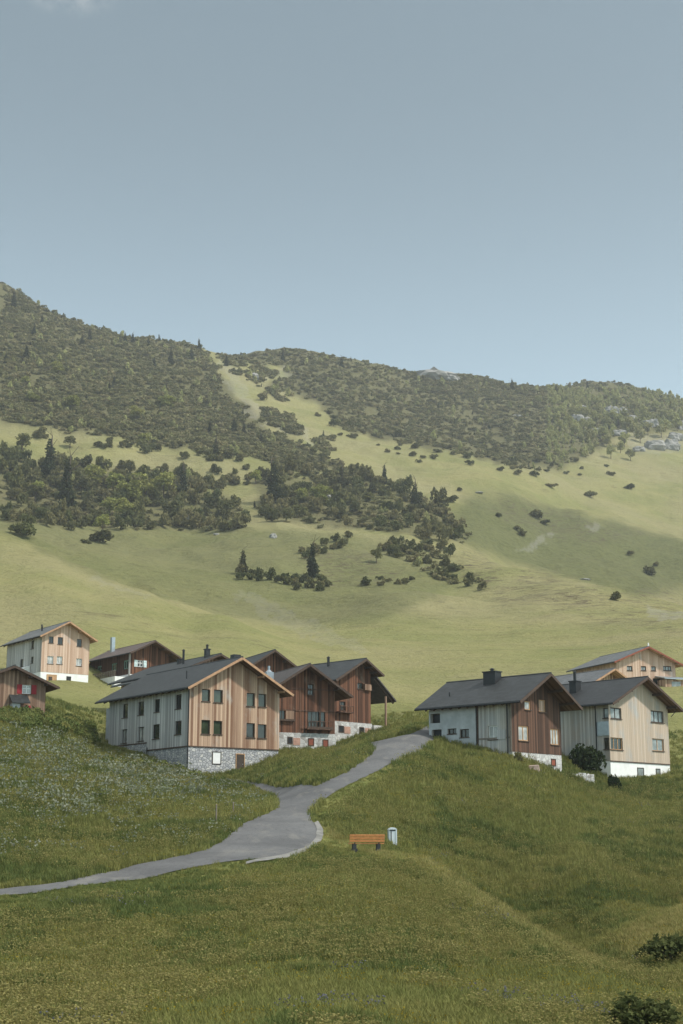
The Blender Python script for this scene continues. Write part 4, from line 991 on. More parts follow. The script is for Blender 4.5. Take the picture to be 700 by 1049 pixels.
big = [(104, 556, 34, 14, 'dark spreading shrub alone at the foot of the left grove'), (24, 549, 36, 17, 'wide dark shrub on the pasture below the left end of the grove'),
       (88, 557, 14, 4, 'low flat dark shrub beside the spreading shrub below the grove'), (41, 449, 20, 11, 'round shrub clump beside the round olive tree'),
       (550, 531, 22, 10, 'dark oval shrub in the hollow, the upper one right of centre'), (557, 537, 12, 5, 'small dark shrub just below the oval shrub in the hollow'),
       (511, 530, 11, 5, 'small lone shrub at the left rim of the green hollow'), (530, 543, 10, 6, 'upper of two touching shrubs in the hollow'), (535, 549, 13, 6, 'lower of two touching shrubs in the hollow'),
       (666, 589, 17, 9, 'dark shrub on the pasture at the far right below the hollow'), (672, 580, 8, 5, 'tiny shrub just above the dark far right shrub'), (645, 569, 9, 5, 'dark dot of a shrub in the middle of the green hollow'),
       (631, 615, 17, 9, 'olive round shrub alone on the bright meadow crest'), (646, 501, 15, 6, 'dark flat shrub on the high bright pasture at the right'), (564, 499, 15, 4, 'low shrub on the high pasture below the right heath'),
       (605, 509, 17, 7, 'pale olive shrub on the high right pasture'), (461, 514, 17, 6, 'elongated dark shrub on the pasture right of the tall pointed spruce'), (454, 520, 9, 4, 'little shrub just left of the elongated dark shrub'), (471, 503, 9, 4, 'little shrub on the pasture above the elongated dark shrub'),
       (495, 604, 12, 10, 'last shrub at the lower right end of the shrub row'), (375, 600, 15, 8, 'small round shrub left of the low shrub strip on the pasture'), (221, 485, 15, 9, 'round shrub below the lone spruce of the upper strip'), (241, 496, 20, 11, 'dark shrub at the right rim of the left grove')]
for j, (x, y, w_, h, lb) in enumerate(big): Sh(x, y, w_, h, lb, None, 'pine' if j not in (12, 15) else 'olive', j)

# shrubs that form clumps: sampled inside the clumps' outlines as seen in the photo
def fill(poly, n, smin, smax, label, group, mats=('pine',), name='mountain_pine_shrub', hr=(.5, .75), mind=.55):
    P_ = np.array(poly); lo, hi = P_.min(0), P_.max(0); pts = []; sizes = []; tries = 0
    while len(pts) < n and tries < n * 60:
        tries += 1
        x, y = rng.uniform(lo, hi); s_ = rng.uniform(smin, smax)
        if not inpoly(np.array([x]), np.array([y]), poly)[0]: continue
        if any(abs(x - a) < mind * (s_ + b) / 2 and abs(y - c) < mind * .55 * (s_ + b) / 2 for (a, c), b in zip(pts, sizes)): continue
        pts.append((x, y)); sizes.append(s_)
    H = hit(np.array([p[0] for p in pts]), np.array([p[1] for p in pts]))
    for j, (h, s_) in enumerate(zip(H, sizes)):
        if np.isnan(h[0]): continue
        mp = m_per_px(h); mt = mats[int(rng.integers(len(mats)))]
        shrub(h[0], h[1], s_ * mp, s_ * mp * rng.uniform(*hr), label, group, mt, int(rng.integers(12)), name)
    return len(pts)
GROVE = [(0, 466), (36, 473), (71, 476), (118, 482), (171, 482), (200, 488), (221, 499), (236, 508), (252, 530), (246, 544), (214, 543), (143, 541), (107, 541), (64, 538), (0, 528)]
n_ = fill(GROVE, 104, 11, 22, 'dark shrub crowded into the left grove below the meadow strip', 'shrubs of the left grove', ('pine', 'pine', 'olive'), hr=(.6, 1.15))
n_ += fill([(0, 528), (64, 538), (143, 540), (246, 541), (252, 534), (250, 545), (205, 546), (143, 545), (64, 544), (0, 534)], 24, 14, 20, 'dark shrub crowded into the left grove below the meadow strip', 'shrubs of the left grove', ('pine',), hr=(.7, 1.0))
n_ += fill([(262, 492), (300, 482), (345, 482), (375, 492), (420, 503), (455, 522), (478, 545), (476, 556), (440, 556), (415, 546), (380, 545), (350, 538), (300, 537), (268, 534), (266, 515), (285, 508)], 82, 12, 22, 'dark shrub in the long thicket across the middle slope', 'shrubs of the middle thicket', ('pine', 'pine', 'pine', 'olive'), hr=(.5, 1.05))
n_ += fill([(395, 555), (450, 560), (472, 585), (496, 598), (494, 604), (455, 598), (440, 584), (396, 570)], 22, 10, 17, 'shrub in the slanting row below the middle thicket', 'shrubs of the slanting row', hr=(.55, .8))
n_ += fill([(305, 568), (352, 552), (362, 548), (358, 560), (310, 574)], 12, 10, 15, 'shrub in the small bar-shaped patch left of the lone round tree', 'shrubs of the bar-shaped patch', hr=(.6, .8))
n_ += fill([(240, 588), (286, 590), (287, 598), (240, 594)], 9, 10, 15, 'low shrub beside the small spruce on the open meadow', 'shrubs beside the small spruce', hr=(.6, .85))
n_ += fill([(290, 594), (337, 596), (337, 606), (295, 604)], 11, 11, 16, 'low shrub around the foot of the yellowish spruce', 'shrubs around the yellowish spruce', hr=(.6, .8))
n_ += fill([(386, 594), (425, 593), (424, 599), (390, 600)], 7, 8, 12, 'low shrub in the flat strip on the open pasture', 'shrubs of the flat strip', hr=(.4, .6))
n_ += fill([(96, 454), (137, 455), (160, 462), (210, 466), (250, 470), (252, 476), (205, 472), (150, 466), (96, 459)], 18, 9, 14, 'round shrub in the loose line along the upper meadow strip', 'shrubs along the upper meadow strip', ('pine', 'olive'), hr=(.6, .8))
n_ += fill([(205, 480), (262, 478), (258, 500), (240, 505)], 7, 8, 13, 'loose shrub between left grove and middle thicket', 'shrubs between the two thickets', ('pine', 'olive'))
n_ += fill([(268, 412), (300, 416), (330, 432), (350, 450), (395, 468), (430, 474), (560, 492), (640, 486), (640, 478), (560, 470), (500, 460), (420, 450), (360, 428), (310, 408), (270, 396)], 40, 6, 14, 'small flat shrub loosening out onto the pasture below the right heath', 'loose shrubs below the right heath', hr=(.35, .55), mind=1.0)

# heath of countless mountain pines on the mountain side: one mass
HEATH = [(0, 275), (60, 310), (100, 325), (150, 340), (206, 345), (211, 366), (220, 380), (230, 398), (248, 422), (262, 436), (292, 449), (320, 462), (345, 474), (372, 490), (395, 500), (336, 482), (290, 478), (250, 464), (228, 462), (200, 460), (168, 458), (103, 446), (46, 437), (0, 434)]
HEATH2 = [(212, 345), (290, 345), (350, 355), (430, 367), (480, 378), (540, 385), (600, 380), (640, 384), (700, 398), (720, 430), (700, 436), (640, 442), (600, 466), (568, 482), (528, 480), (503, 470), (450, 461), (400, 452), (350, 437), (332, 418), (300, 402), (268, 396), (300, 384), (296, 376), (240, 374), (224, 368)]
CLUMP = [[(238, 380), (260, 375), (282, 378), (281, 390), (250, 392)], [(266, 420), (290, 418), (300, 428), (320, 442), (300, 446), (275, 436)], [(318, 450), (338, 448), (342, 462), (322, 462)], [(270, 398), (300, 404), (300, 412), (270, 406)], [(430, 380), (600, 400), (600, 420), (430, 400)]]
def sample(poly, n, seed):
    r = np.random.default_rng(seed); P_ = np.array(poly); lo, hi = P_.min(0) - 3, P_.max(0) + 3; X = []; 
    while sum(map(len, X)) < n:
        c = r.uniform(lo, hi, (n, 2)); jx = c[:, 0] + 7 * fbm(c[:, 0] / 12, c[:, 1] / 8, seed, 3); jy = c[:, 1] + 4 * fbm(c[:, 0] / 12, c[:, 1] / 8, seed + 9, 3)
        dens = fbm(c[:, 0] / 16, c[:, 1] / 9, seed + 31, 3) > -.85
        X.append(c[inpoly(jx, jy, poly) & dens])
    return np.concatenate(X)[:n]
def scatter(name, protos, pts, scl, idx, kind='stuff', rot=None, seed=1):
    """one object: points that carry copies of a few plants"""
    r = np.random.default_rng(seed); n = len(pts); me = bpy.data.meshes.new(name); me.vertices.add(n); me.vertices.foreach_set('co', np.asarray(pts, np.float32).ravel())
    a = me.attributes.new('scl', 'FLOAT_VECTOR', 'POINT'); a.data.foreach_set('vector', np.asarray(scl, np.float32).ravel())
    if rot is None: rot = np.stack([r.normal(0, .08, n), r.normal(0, .08, n), r.uniform(0, 6.28, n)], 1)
    a = me.attributes.new('rot', 'FLOAT_VECTOR', 'POINT'); a.data.foreach_set('vector', np.asarray(rot, np.float32).ravel())
    a = me.attributes.new('idx', 'INT', 'POINT'); a.data.foreach_set('value', np.asarray(idx, np.int32))
    o = bpy.data.objects.new(name, me); COL.objects.link(o); tag(o, kind=kind)
    c = bpy.data.collections.new(name + '_kinds')
    for i, (pn, pm) in enumerate(protos): c.objects.link(bpy.data.objects.new('%s_%s' % ('abcdefghij'[i], pn), pm))
    ng = bpy.data.node_groups.new(name, 'GeometryNodeTree'); ng.interface.new_socket('Geometry', in_out='INPUT', socket_type='NodeSocketGeometry'); ng.interface.new_socket('Geometry', in_out='OUTPUT', socket_type='NodeSocketGeometry')
    gi = ng.nodes.new('NodeGroupInput'); go = ng.nodes.new('NodeGroupOutput'); ip = ng.nodes.new('GeometryNodeInstanceOnPoints'); ci = ng.nodes.new('GeometryNodeCollectionInfo')
    ci.inputs['Collection'].default_value = c; ci.inputs['Separate Children'].default_value = True; ci.inputs['Reset Children'].default_value = True
    def na(nm, ty):
        nd = ng.nodes.new('GeometryNodeInputNamedAttribute'); nd.data_type = ty; nd.inputs[0].default_value = nm; return nd.outputs[0]
    ng.links.new(gi.outputs[0], ip.inputs['Points']); ng.links.new(ci.outputs[0], ip.inputs['Instance']); ip.inputs['Pick Instance'].default_value = True
    ng.links.new(na('idx', 'INT'), ip.inputs['Instance Index']); ng.links.new(na('rot', 'FLOAT_VECTOR'), ip.inputs['Rotation']); ng.links.new(na('scl', 'FLOAT_VECTOR'), ip.inputs['Scale'])
    ng.links.new(ip.outputs[0], go.inputs[0]); md = o.modifiers.new('scatter', 'NODES'); md.node_group = ng
    return o
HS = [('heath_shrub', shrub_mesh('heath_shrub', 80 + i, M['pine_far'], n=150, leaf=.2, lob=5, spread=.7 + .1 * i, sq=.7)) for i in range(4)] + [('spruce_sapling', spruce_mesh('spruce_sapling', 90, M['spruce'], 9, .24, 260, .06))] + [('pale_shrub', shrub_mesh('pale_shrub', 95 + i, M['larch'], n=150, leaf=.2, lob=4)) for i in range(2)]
pp = [sample(HEATH, 8000, 1), sample(HEATH2, 6500, 2)] + [sample(c_, int(40 + abs(np.ptp(np.array(c_)[:, 0]) * np.ptp(np.array(c_)[:, 1])) * .16), 3 + i) for i, c_ in enumerate(CLUMP)]
pp += [sample(GROVE, 420, 51), sample([(262, 492), (300, 482), (345, 482), (375, 492), (420, 503), (455, 522), (478, 545), (476, 556), (440, 556), (415, 546), (380, 545), (350, 538), (300, 537), (268, 534), (266, 515), (285, 508)], 330, 52), sample([(395, 555), (450, 560), (472, 585), (496, 598), (494, 604), (455, 598), (440, 584), (396, 570)], 60, 53)]
pp = np.concatenate(pp); HP = hit(pp[:, 0], pp[:, 1]); ok = ~np.isnan(HP[:, 0]); HP = HP[ok]; pp = pp[ok]
# carry on over the side of the frame so that the slope does not end with the view
n = len(HP); rr = np.random.default_rng(5); w_ = 2.6 + 5.2 * rr.random(n) ** 2 * (HP[:, 1] / 1250) ** .45; h_ = w_ * rr.uniform(.28, .58, n)
ii = rr.integers(0, 4, n); ii = np.where(rr.random(n) < .012, 4, ii); pale = (pp[:, 0] > 560) & (pp[:, 1] > 398) & (rr.random(n) < .75) | (rr.random(n) < .03); ii = np.where(pale, rr.integers(5, 7, n), ii)
sc3 = np.stack([w_ * .55, w_ * .55, h_ * 1.1], 1); m4 = ii == 4; sc3[m4] = (h_[m4] * 2.0)[:, None]; HP[:, 2] -= h_ * .08
sc3[ii >= 5] *= np.array([.75, .75, 1.9])
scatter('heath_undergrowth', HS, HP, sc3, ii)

# ------------------------------------------------------------------ rocks
M['rock'] = flat('pale_limestone', (.28, .275, .26), .9, .35, .35, .2, dirt=(.14, .14, .125))
def rock(px, py, wp, hp, label, seed, group=None, dep=.7, name='rock_outcrop', sink=.25):
    if seed > 3 and not group: wp *= .8; hp *= .72
    p = spot(px, py)
    if np.isnan(p[0]): return
    s_ = m_per_px(p); r = np.random.default_rng(seed); import bmesh
    bm = bmesh.new(); bmesh.ops.create_icosphere(bm, subdivisions=3, radius=1)
    for v in bm.verts:
        d = v.co.copy(); f = 1 + .28 * float(fbm(np.array([d.x * 2.2 + seed]), np.array([d.y * 2.2 + d.z * 1.7]), seed, 3)[0]); 
        st = round(d.z * 3.5) / 3.5; bx_ = (abs(d.x) ** 4 + abs(d.y) ** 4 + abs(d.z) ** 4) ** -.25 if group else 1; f *= .5 + .5 * bx_; v.co = Vector((d.x * f, d.y * f, (d.z * .6 + st * .4) * f))
    me = bpy.data.meshes.new(name); bm.to_mesh(me); bm.free(); me.materials.append(M['rock'])
    o = obj(name, me); o.scale = (wp * s_ / 2, wp * s_ / 2 * dep, hp * s_ / 2 * 1.3); o.location = (p[0], p[1], p[2] + hp * s_ * (.5 - sink)); o.rotation_euler = (0, 0, r.uniform(-.4, .4)); tag(o, label, 'rock', group)
rock(445, 388, 36, 11, 'big white limestone dome on the ridge line', 1, None, .8, sink=.35); rock(462, 390, 16, 6, 'small white rock beside the limestone dome on the ridge', 2)
rock(260, 388, 10, 7, 'white rock in the dark clump near the top of the runnel', 3); rock(222, 558 - 10, 8, 3, 'flat pale stone on the pasture below the left grove', 4)
rock(280, 551, 9, 7, 'pale boulder on the pasture just below the middle thicket', 5); rock(337, 512, 7, 8, 'bright upright rock inside the middle thicket', 6); rock(344, 511, 6, 9, 'bright narrow rock beside the upright rock in the thicket', 7)
rock(191, 532, 9, 8, 'pale rock face showing at the lower right of the left grove', 8)
rock(585, 897, 4, 4, 'small white stone on the grass mound below the houses', 9, name='stone'); rock(600, 594, 12, 2.5, 'long flat white stone on the crest of the right meadow', 10); rock(490, 505, 10, 2, 'flat white stone on the high pasture right of the pointed spruce', 11)
rock(530, 427, 13, 3, 'pale flat rock in the right heath', 12); rock(646, 411, 5, 5, 'small pale rock tower near the right end of the ridge', 13)
for j, (x, y, a, b) in enumerate([(592, 433, 13, 9), (603, 434, 10, 8), (626, 424, 14, 8), (638, 424, 10, 7), (612, 444, 18, 6), (632, 446, 18, 6), (668, 437, 16, 8), (672, 460, 22, 9), (688, 460, 18, 10), (692, 450, 16, 8), (655, 462, 12, 5), (598, 420, 8, 5), (700, 440, 10, 10), (648, 430, 9, 5)]):
    rock(x, y, a, b, 'grey limestone step in the terraced cliff at the right end of the mountain', 30 + j, 'limestone steps of the right cliff', .6)
for j, (x, y, h) in enumerate([(588, 428, 12), (600, 428, 11), (612, 436, 13), (622, 438, 12), (634, 436, 12), (645, 440, 12), (582, 436, 11), (618, 448, 11), (606, 440, 10), (636, 462, 10), (650, 446, 12), (664, 444, 11), (682, 440, 11), (694, 440, 12), (628, 430, 10), (614, 424, 10), (598, 440, 11), (574, 440, 9), (570, 432, 9), (640, 428, 9), (660, 424, 9), (680, 428, 9), (656, 452, 12), (640, 456, 12), (622, 456, 11), (606, 452, 12), (590, 446, 12), (662, 432, 11), (678, 446, 11), (690, 432, 11), (575, 425, 10), (566, 416, 9), (552, 413, 8), (580, 412, 8), (610, 414, 9), (650, 420, 10), (672, 420, 10), (690, 420, 9), (632, 414, 9), (558, 430, 9), (646, 470, 10), (626, 468, 11)]):
    T(x, y + 2, h * 1.25, 'larch_tree', 'larch', 'light larch growing between the limestone steps of the right cliff', 'larches on the right cliff', j, .95)

# ------------------------------------------------------------------ bushes and stones by the right-hand houses
def bush(px, py, wp, hp, label, seed, n=900, lf=.09, name='bush', mat='dark_bush'):
    p = spot(px, py); s_ = m_per_px(p)
    e = empty(name, (p[0], p[1], p[2] - .05)); tag(e, label, 'bush'); me = shrub_mesh('foliage', seed, M[mat], n, lf, 8, .62, .95); o = obj('foliage', me, e); o.scale = (wp * s_ * .56, wp * s_ * .5, hp * s_ * 1.05)
    mb = MB(); r = random.Random(seed)
    for i in range(7):
        w = r.uniform(0, 6.28); mb.tube((0, 0, -.1), (math.cos(w) * wp * s_ * .25, math.sin(w) * wp * s_ * .25, hp * s_ * .6), .04, .012, 5, cap=False)
    mb.build('stem', M['bark'], e)
bush(603, 793, 44, 28, 'large dark spiky bush in front of the pale house with corner windows', 201, 1500, .085)
bush(630, 811, 18, 17, 'small round dark bush on the grass below the white basement', 202)
bush(531, 782, 14, 12, 'light green bush at the foot of the brown gable', 203, 500, .1, mat='olive')
bush(690, 990, 60, 32, 'low dark scrub in the gully at the lower right edge', 204, 1600, .075, mat='scrub'); bush(665, 985, 40, 17, 'smaller dark scrub left of the gully scrub', 206, 900, .08, mat='scrub')
bush(655, 1066, 100, 42, 'dark bush cut off by the bottom edge at the lower right', 205, 1800, .065, mat='scrub')
Wm = M['stone_old']
p = spot(588, 797); e = MB(); r = random.Random(4)
for i in range(9):
    x = -1.6 + i * .4; e.hexa([(x + r.uniform(-.03, .03), r.uniform(-.25, -.2), -.5), (x + .39, -.22, -.5), (x + .39, .22, -.5), (x, .22, -.5), (x + .03, -.17, .3 + r.uniform(-.1, .2)), (x + .37, -.17, .3 + r.uniform(-.1, .2)), (x + .37, .17, .35 + r.uniform(-.1, .15)), (x + .03, .17, .35 + r.uniform(-.1, .15))])
o = e.build('stone_wall', Wm); o.location = p; o.rotation_euler = (0, 0, .3); tag(o, 'low pale dry-stone wall beside the large dark bush', 'wall')
p = spot(547, 791); e = MB(); e.hexa([(-.55, -.3, -.6), (.55, -.34, -.6), (.6, .3, -.6), (-.55, .3, -.6), (-.5, -.24, .55), (.42, -.26, .62), (.45, .22, .5), (-.46, .24, .58)]); o = e.build('stone_block', flat('pinkish_stone', (.40, .30, .25), .9, .25, 3), bevel=.06); o.location = p; tag(o, 'pinkish stone block below the brown gable', 'stone block')

# ------------------------------------------------------------------ bench, bin, marker posts
p = spot(376, 873.5); bw = 1.80
e = empty('park_bench', (p[0], p[1], p[2]), math.radians(8)); tag(e, 'orange slatted park bench seen from behind, on the grass crest beside a bin', 'bench')
sl = [(.02, .40), (.14, .405), (.26, .40)]
mb = MB()
for i in range(4): mb.box(-bw / 2, .02 + i * .115, .43, bw / 2, .12 + i * .115, .475)
mb.build('seat', M['bench'], e, bevel=.008)
mb = MB()
for i in range(3):
    z = .52 + i * .135; y = -.045 - i * .035; mb.hexa([(-bw / 2, y - .02, z), (bw / 2, y - .02, z), (bw / 2, y + .02, z), (-bw / 2, y + .02, z), (-bw / 2, y - .05, z + .115), (bw / 2, y - .05, z + .115), (bw / 2, y - .01, z + .115), (-bw / 2, y - .01, z + .115)])
mb.build('backrest', M['bench'], e, bevel=.008)
for sx in (-.62, .62):
    mb = MB(); mb.box(sx - .13, -.10, -.2, sx + .13, .40, .20); mb.box(sx - .085, -.02, .20, sx + .085, .44, .43); mb.build('leg', M['iron'], e)
    mb = MB(); mb.beam((sx, .0, .42), (sx, -.13, .93), .05, .03); mb.build('bracket', M['iron'], e)
p = spot(402, 866.5); bh = .98
e = empty('litter_bin', (p[0], p[1], p[2]), math.radians(6)); tag(e, 'pale metal litter bin with rounded lid standing beside the orange bench', 'litter bin')
mb = MB(); mb.box(-.215, -.16, .07, .215, .16, .80); mb.build('bin_body', M['steel'], e, bevel=.03)
mb = MB(); mb.box(-.235, -.20, .05, -.165, .20, .86); mb.build('side_panel', M['zinc'], e, bevel=.01)
mb = MB(); mb.box(.165, -.20, -.2, .235, .20, .86); mb.build('side_panel', M['steel'], e, bevel=.01)
mb = MB(); mb.box(-.105, -.172, .12, -.055, -.162, .76); mb.build('groove', M['iron'], e)
mb = MB(); n = 10
prof = [(-.24 + .48 * i / n, .86 + .12 * math.sin(PI * i / n) ** .6) for i in range(n + 1)]
mb.poly([(x, -.21, z) for x, z in prof] , 0); mb.poly([(x, .21, z) for x, z in prof][::-1], 0)
for a, b in zip(prof[:-1], prof[1:]): mb.poly([(a[0], -.21, a[1]), (a[0], .21, a[1]), (b[0], .21, b[1]), (b[0], -.21, b[1])])
mb.poly([(-.24, -.21, .86), (.24, -.21, .86), (.24, .21, .86), (-.24, .21, .86)]); mb.build('lid', M['steel'], e)
mb = MB(); mb.box(-.15, -.168, .80, .15, -.14, .865); mb.build('slot', M['black'], e)
for px_, py_, h, lb in ((221.5, 846, 1.15, 'thin marker post at the verge, the left one of two by the bend'), (239, 836, .8, 'shorter marker post at the verge nearer the junction')):
    p = spot(px_, py_); mb = MB(); mb.tube((0, 0, -.3), (0, 0, h), .045, .04, 8); mb.tube((0, 0, h), (0, 0, h + .05), .045, .01, 8); o = mb.build('marker_post', M['post']); o.location = p; tag(o, lb, 'post')

# ------------------------------------------------------------------ grass and flowers of the uncut meadow
def blades(seed, n, hgt, spread, wd, lean, mats, heads=None, headsize=.03, headmat=1, seg=2):
    r = np.random.default_rng(seed); V = []; F = []; MI = []
    for i in range(n):
        w = r.uniform(0, 2 * PI); rad = spread * math.sqrt(r.random()); bx_, by_ = rad * math.cos(w), rad * math.sin(w); h = hgt * r.uniform(.55, 1.1); ld = r.uniform(0, 2 * PI); le = lean * h * r.uniform(.3, 1.2)
        dx, dy = math.cos(ld), math.sin(ld); sx, sy = -dy * wd / 2, dx * wd / 2; b = len(V)
        V += [(bx_ - sx, by_ - sy, -.05), (bx_ + sx, by_ + sy, -.05), (bx_ + dx * le * .35 + sx * .8, by_ + dy * le * .35 + sy * .8, h * .6), (bx_ + dx * le * .35 - sx * .8, by_ + dy * le * .35 - sy * .8, h * .6)]
        V += [(bx_ + dx * le + sx * .1, by_ + dy * le + sy * .1, h), (bx_ + dx * le - sx * .1, by_ + dy * le - sy * .1, h)]
        F += [(b, b + 1, b + 2, b + 3), (b + 3, b + 2, b + 4, b + 5)]; MI += [0, 0]
        if heads and i < heads:
            c = np.array([bx_ + dx * le, by_ + dy * le, h + headsize * .4])
            for t in range(3):
                a = r.normal(size=3); a /= np.linalg.norm(a); q = np.cross(a, r.normal(size=3)); q /= np.linalg.norm(q); b = len(V)
                if t == 0: a = np.array([1., 0, .15]); q = np.array([0, 1., .1])
                V += [tuple(c - a * headsize), tuple(c - q * headsize * .7), tuple(c + a * headsize), tuple(c + q * headsize * .7)]; F.append((b, b + 1, b + 2, b + 3)); MI.append(headmat)
    return np_mesh('grass_tuft', V, F, mats, MI)
GP = []
for i in range(3): GP.append(('grass_tuft', blades(300 + i, 22, .34, .22, .030, .55, [M['blade']])))
for i in range(2): GP.append(('dark_grass_tuft', blades(310 + i, 22, .40, .24, .032, .6, [M['blade_dark']])))
GP.append(('straw_tuft', blades(320, 14, .48, .22, .018, .4, [M['blade'], M['straw']], 9, .035)))
GP.append(('yellow_flower', blades(321, 12, .36, .25, .020, .4, [M['blade'], M['yellow']], 6, .026)))
GP.append(('white_flower', blades(322, 14, .62, .28, .022, .35, [M['blade_dark'], M['umbel']], 8, .060)))
GP.append(('violet_flower', blades(323, 12, .42, .22, .022, .35, [M['blade_dark'], M['violet']], 6, .035)))
GP.append(('straw_tuft_low', blades(324, 18, .34, .26, .02, .7, [M['straw']])))
r = np.random.default_rng(77); NG = 210000
u = r.uniform(-.33, .33, NG); t = r.uniform(math.log(23), math.log(185), NG)
keep = r.random(NG) < np.clip(1.25 - (np.exp(t) - 100) / 110, .12, 1); u = u[keep]; t = t[keep]
y = np.exp(t); x = u * y; z = ground(x, y); ok = ~on_road(x, y) & ~on_house(x, y, .1); x, y, z = x[ok], y[ok], z[ok]; n = len(x)
gx_, gy_ = pix(x, y, z)
ii = r.integers(0, 3, n); big_ = fbm(x / 9, y / 9, 71, 4); sm = fbm(x / 2.2, y / 2.2, 81, 3); rn = r.random(n)
ii = np.where((big_ + .6 * sm > .25) & (rn < .75), r.integers(3, 5, n), ii)
ii = np.where((fbm(x / 6, y / 6, 91, 3) + .5 * sm > -.1) & (rn > .60) & (rn < .76), 5, ii)
ii = np.where((fbm(x / 7, y / 5, 101, 3) > .0) & (rn > .84) & (rn < .94), 6, ii)
ii = np.where((fbm(x / 5, y / 4, 111, 3) > .85) & (rn > .80) & (rn < .84), 8, ii)
crest = inpoly(gx_, gy_, [(330, 846), (372, 868), (430, 878), (500, 920), (570, 962), (620, 985), (612, 995), (560, 972), (490, 934), (420, 888), (330, 860)]) | inpoly(gx_, gy_, [(640, 965), (700, 932), (720, 960), (650, 985)])
ii = np.where(crest & (rn < .72), 9, ii); bank = inpoly(gx_ + 5 * sm, gy_ + 4 * sm, [(618, 972), (660, 948), (720, 918), (720, 972), (690, 984), (640, 982)]); ii = np.where(bank & (rn < .62), 9, ii)
mid_ = inpoly(gx_ + 20 * sm, gy_ + 10 * sm, [(230, 900), (420, 885), (520, 950), (480, 1010), (250, 985)]); ii = np.where(mid_ & (rn < .16), 5, ii); ii = np.where(mid_ & (rn > .93), 6, ii)
ii = np.where((rn > .955) & (rn < .99), 9, ii)
fl = inpoly(gx_ + 8 * sm, gy_ + 5 * sm, [(-60, 750), (60, 757), (112, 772), (190, 795), (215, 822), (160, 834), (60, 845), (-60, 838)]); ii = np.where(fl & (rn < .055), 7, ii)
fl2 = inpoly(gx_ + 8 * sm, gy_ + 5 * sm, [(-60, 745), (280, 800), (240, 870), (-60, 905)]); ii = np.where(fl2 & (rn < .015), 7, ii)
s_ = r.uniform(.7, 1.3, n) * np.where(fl, 1.25, 1.0) * np.clip(.75 + (y - 60) / 160, .75, 1.25); s_ *= np.where(inpoly(gx_, gy_, [(330, 858), (430, 870), (430, 884), (330, 884)]), .45, 1)
s_ *= np.where(y > 142, .7, 1)
verge = inpoly(gx_, gy_, [(-90, 925), (0, 917), (60, 910), (120, 902), (200, 887), (271, 878), (318, 864), (326, 852), (318, 836), (343, 811), (400, 782), (408, 790), (352, 822), (334, 840), (342, 862), (280, 892), (200, 905), (120, 920), (60, 930), (0, 938), (-90, 946)])
s_ *= np.where(verge, .38, 1)
scatter('meadow_grass', GP, np.stack([x, y, z], 1), np.stack([s_ * 1.15, s_ * 1.15, s_], 1), ii, seed=9)
# tall nettles and docks along the foot of the left bank, below the hut
VG = [('weed_clump', shrub_mesh('weed_clump', 400 + i, M['blade_dark'], 160, .13, 5, .6, .9)) for i in range(2)] + [('pale_weed_clump', shrub_mesh('pale_weed_clump', 410, M['blade'], 160, .12, 5, .6, .9))]
wp_ = np.concatenate([sample([(0, 731), (40, 732), (70, 738), (98, 750), (95, 764), (60, 750), (0, 744)], 420, 60), sample([(108, 780), (150, 788), (192, 797), (205, 801), (190, 804), (112, 788)], 90, 61)])
Hw = hit(wp_[:, 0], wp_[:, 1]); Hw = Hw[~np.isnan(Hw[:, 0])]; Hw = Hw[~on_house(Hw[:, 0], Hw[:, 1], .1)]; r = np.random.default_rng(3); q_ = r.uniform(.5, 1.1, len(Hw))
scatter('weed_undergrowth', VG, Hw, np.stack([q_, q_, q_ * 1.1], 1), r.integers(0, 3, len(Hw)), seed=12)

# ------------------------------------------------------------------ light, air, sky, camera
SUN = Vector((.64, -.26, .76)).normalized()
sd = bpy.data.lights.new('sun', 'SUN'); sd.energy = 3.0; sd.angle = math.radians(4); sd.color = (1, .94, .85)
so = bpy.data.objects.new('sun', sd); COL.objects.link(so); so.rotation_euler = SUN.to_track_quat('Z', 'Y').to_euler(); so.location = (300, -200, 500)
w = bpy.data.worlds.new('World'); scn.world = w; w.use_nodes = True; nt = w.node_tree; nt.nodes.clear(); k = N(nt)
wo = nt.nodes.new('ShaderNodeOutputWorld'); bg = nt.nodes.new('ShaderNodeBackground')
sk = nt.nodes.new('ShaderNodeTexSky'); sk.sky_type = 'NISHITA'; sk.sun_disc = False
sk.sun_elevation = math.asin(SUN.z); sk.sun_rotation = math.atan2(SUN.x, SUN.y)
sk.altitude = 1200; sk.air_density = 1.0; sk.dust_density = 1.6; sk.ozone_density = .6
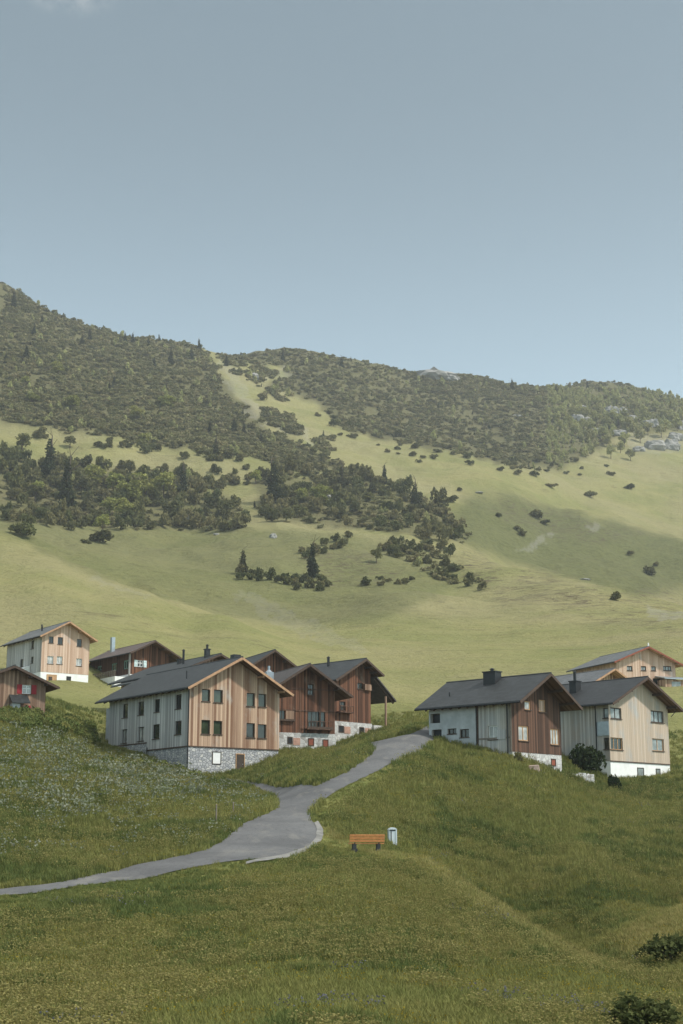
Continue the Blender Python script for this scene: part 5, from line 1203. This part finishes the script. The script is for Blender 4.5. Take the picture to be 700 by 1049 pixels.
# a wisp of cloud high on the left of the view
dirv = k.n('TexCoord').outputs['Generated']
cu_, ce_ = ray(72, -4); cd = Vector((float(cu_), 1, float(ce_))).normalized()
sb = k.n('VectorMath', _operation='SUBTRACT'); k.link(dirv, sb.inputs[0]); sb.inputs[1].default_value = cd
sc_ = k.n('VectorMath', _operation='MULTIPLY'); k.link(sb.outputs[0], sc_.inputs[0]); sc_.inputs[1].default_value = (28, 28, 75)
ln = k.n('VectorMath', _operation='LENGTH'); k.link(sc_.outputs[0], ln.inputs[0])
cl = k.math('MULTIPLY', k.ramp(ln.outputs['Value'], .25, 1.0, 1, 0), k.ramp(k.noise(dirv, 60, 5, .6), .38, .68))
desat = k.n('HueSaturation'); desat.inputs['Saturation'].default_value = .54; k.link(sk.outputs[0], desat.inputs['Color'])
tint = k.mix(1.0, desat.outputs[0], (.855, 1.03, .99), 'MULTIPLY')
sepd = k.n('SeparateXYZ'); k.link(dirv, sepd.inputs[0])
clear = k.ramp(sepd.outputs[2], .12, .50, 1.30, .64)            # the clear blue deepens upwards
tint = k.mix(1.0, tint, clear, 'MULTIPLY')
fill_veil = k.math('MULTIPLY', k.ramp(sepd.outputs[2], .55, .85), k.ramp(k.noise(dirv, 3.5, 5, .6), .3, .6, .55, 1))   # thin bright cloud overhead, unseen above the view, added to lift the ambient light
tint = k.mix(fill_veil, tint, (6.5, 6.5, 6.3))
colr = k.mix(k.math('MULTIPLY', cl, .45), tint, (2.9, 3.05, 3.1))
k.link(colr, bg.inputs['Color']); bg.inputs['Strength'].default_value = .13
k.link(bg.outputs[0], wo.inputs['Surface'])

# the mountain air: one closed box of thin even haze around everything
hz = MB(); hz.box(-1700, -260, -30, 1700, 3000, 980)
m, nt_, out_ = new_mat('haze'); v = nt_.nodes.new('ShaderNodeVolumePrincipled'); v.inputs['Color'].default_value = (.90, .95, 1, 1); v.inputs['Density'].default_value = .00015; v.inputs['Anisotropy'].default_value = .2
nt_.links.new(v.outputs[0], out_.inputs['Volume'])
m.cycles.homogeneous_volume = True
o = hz.build('haze', m); tag(o, kind='stuff')

cd_ = bpy.data.cameras.new('camera'); cam = bpy.data.objects.new('camera', cd_); COL.objects.link(cam)
cd_.sensor_width = 36; cd_.sensor_fit = 'AUTO'; cd_.lens = 36 * F0 / H0; cd_.clip_start = .5; cd_.clip_end = 6000
cam.location = (0, 0, 0); cam.rotation_euler = (PI / 2 + PITCH, 0, 0); scn.camera = cam
scn.view_settings.view_transform = 'Standard'; scn.view_settings.look = 'None'; scn.view_settings.exposure = .55; scn.view_settings.gamma = 1
scn.cycles.filter_width = 1.5
scn.cycles.max_bounces = 5; scn.cycles.diffuse_bounces = 2; scn.cycles.volume_bounces = 0; scn.cycles.transparent_max_bounces = 6
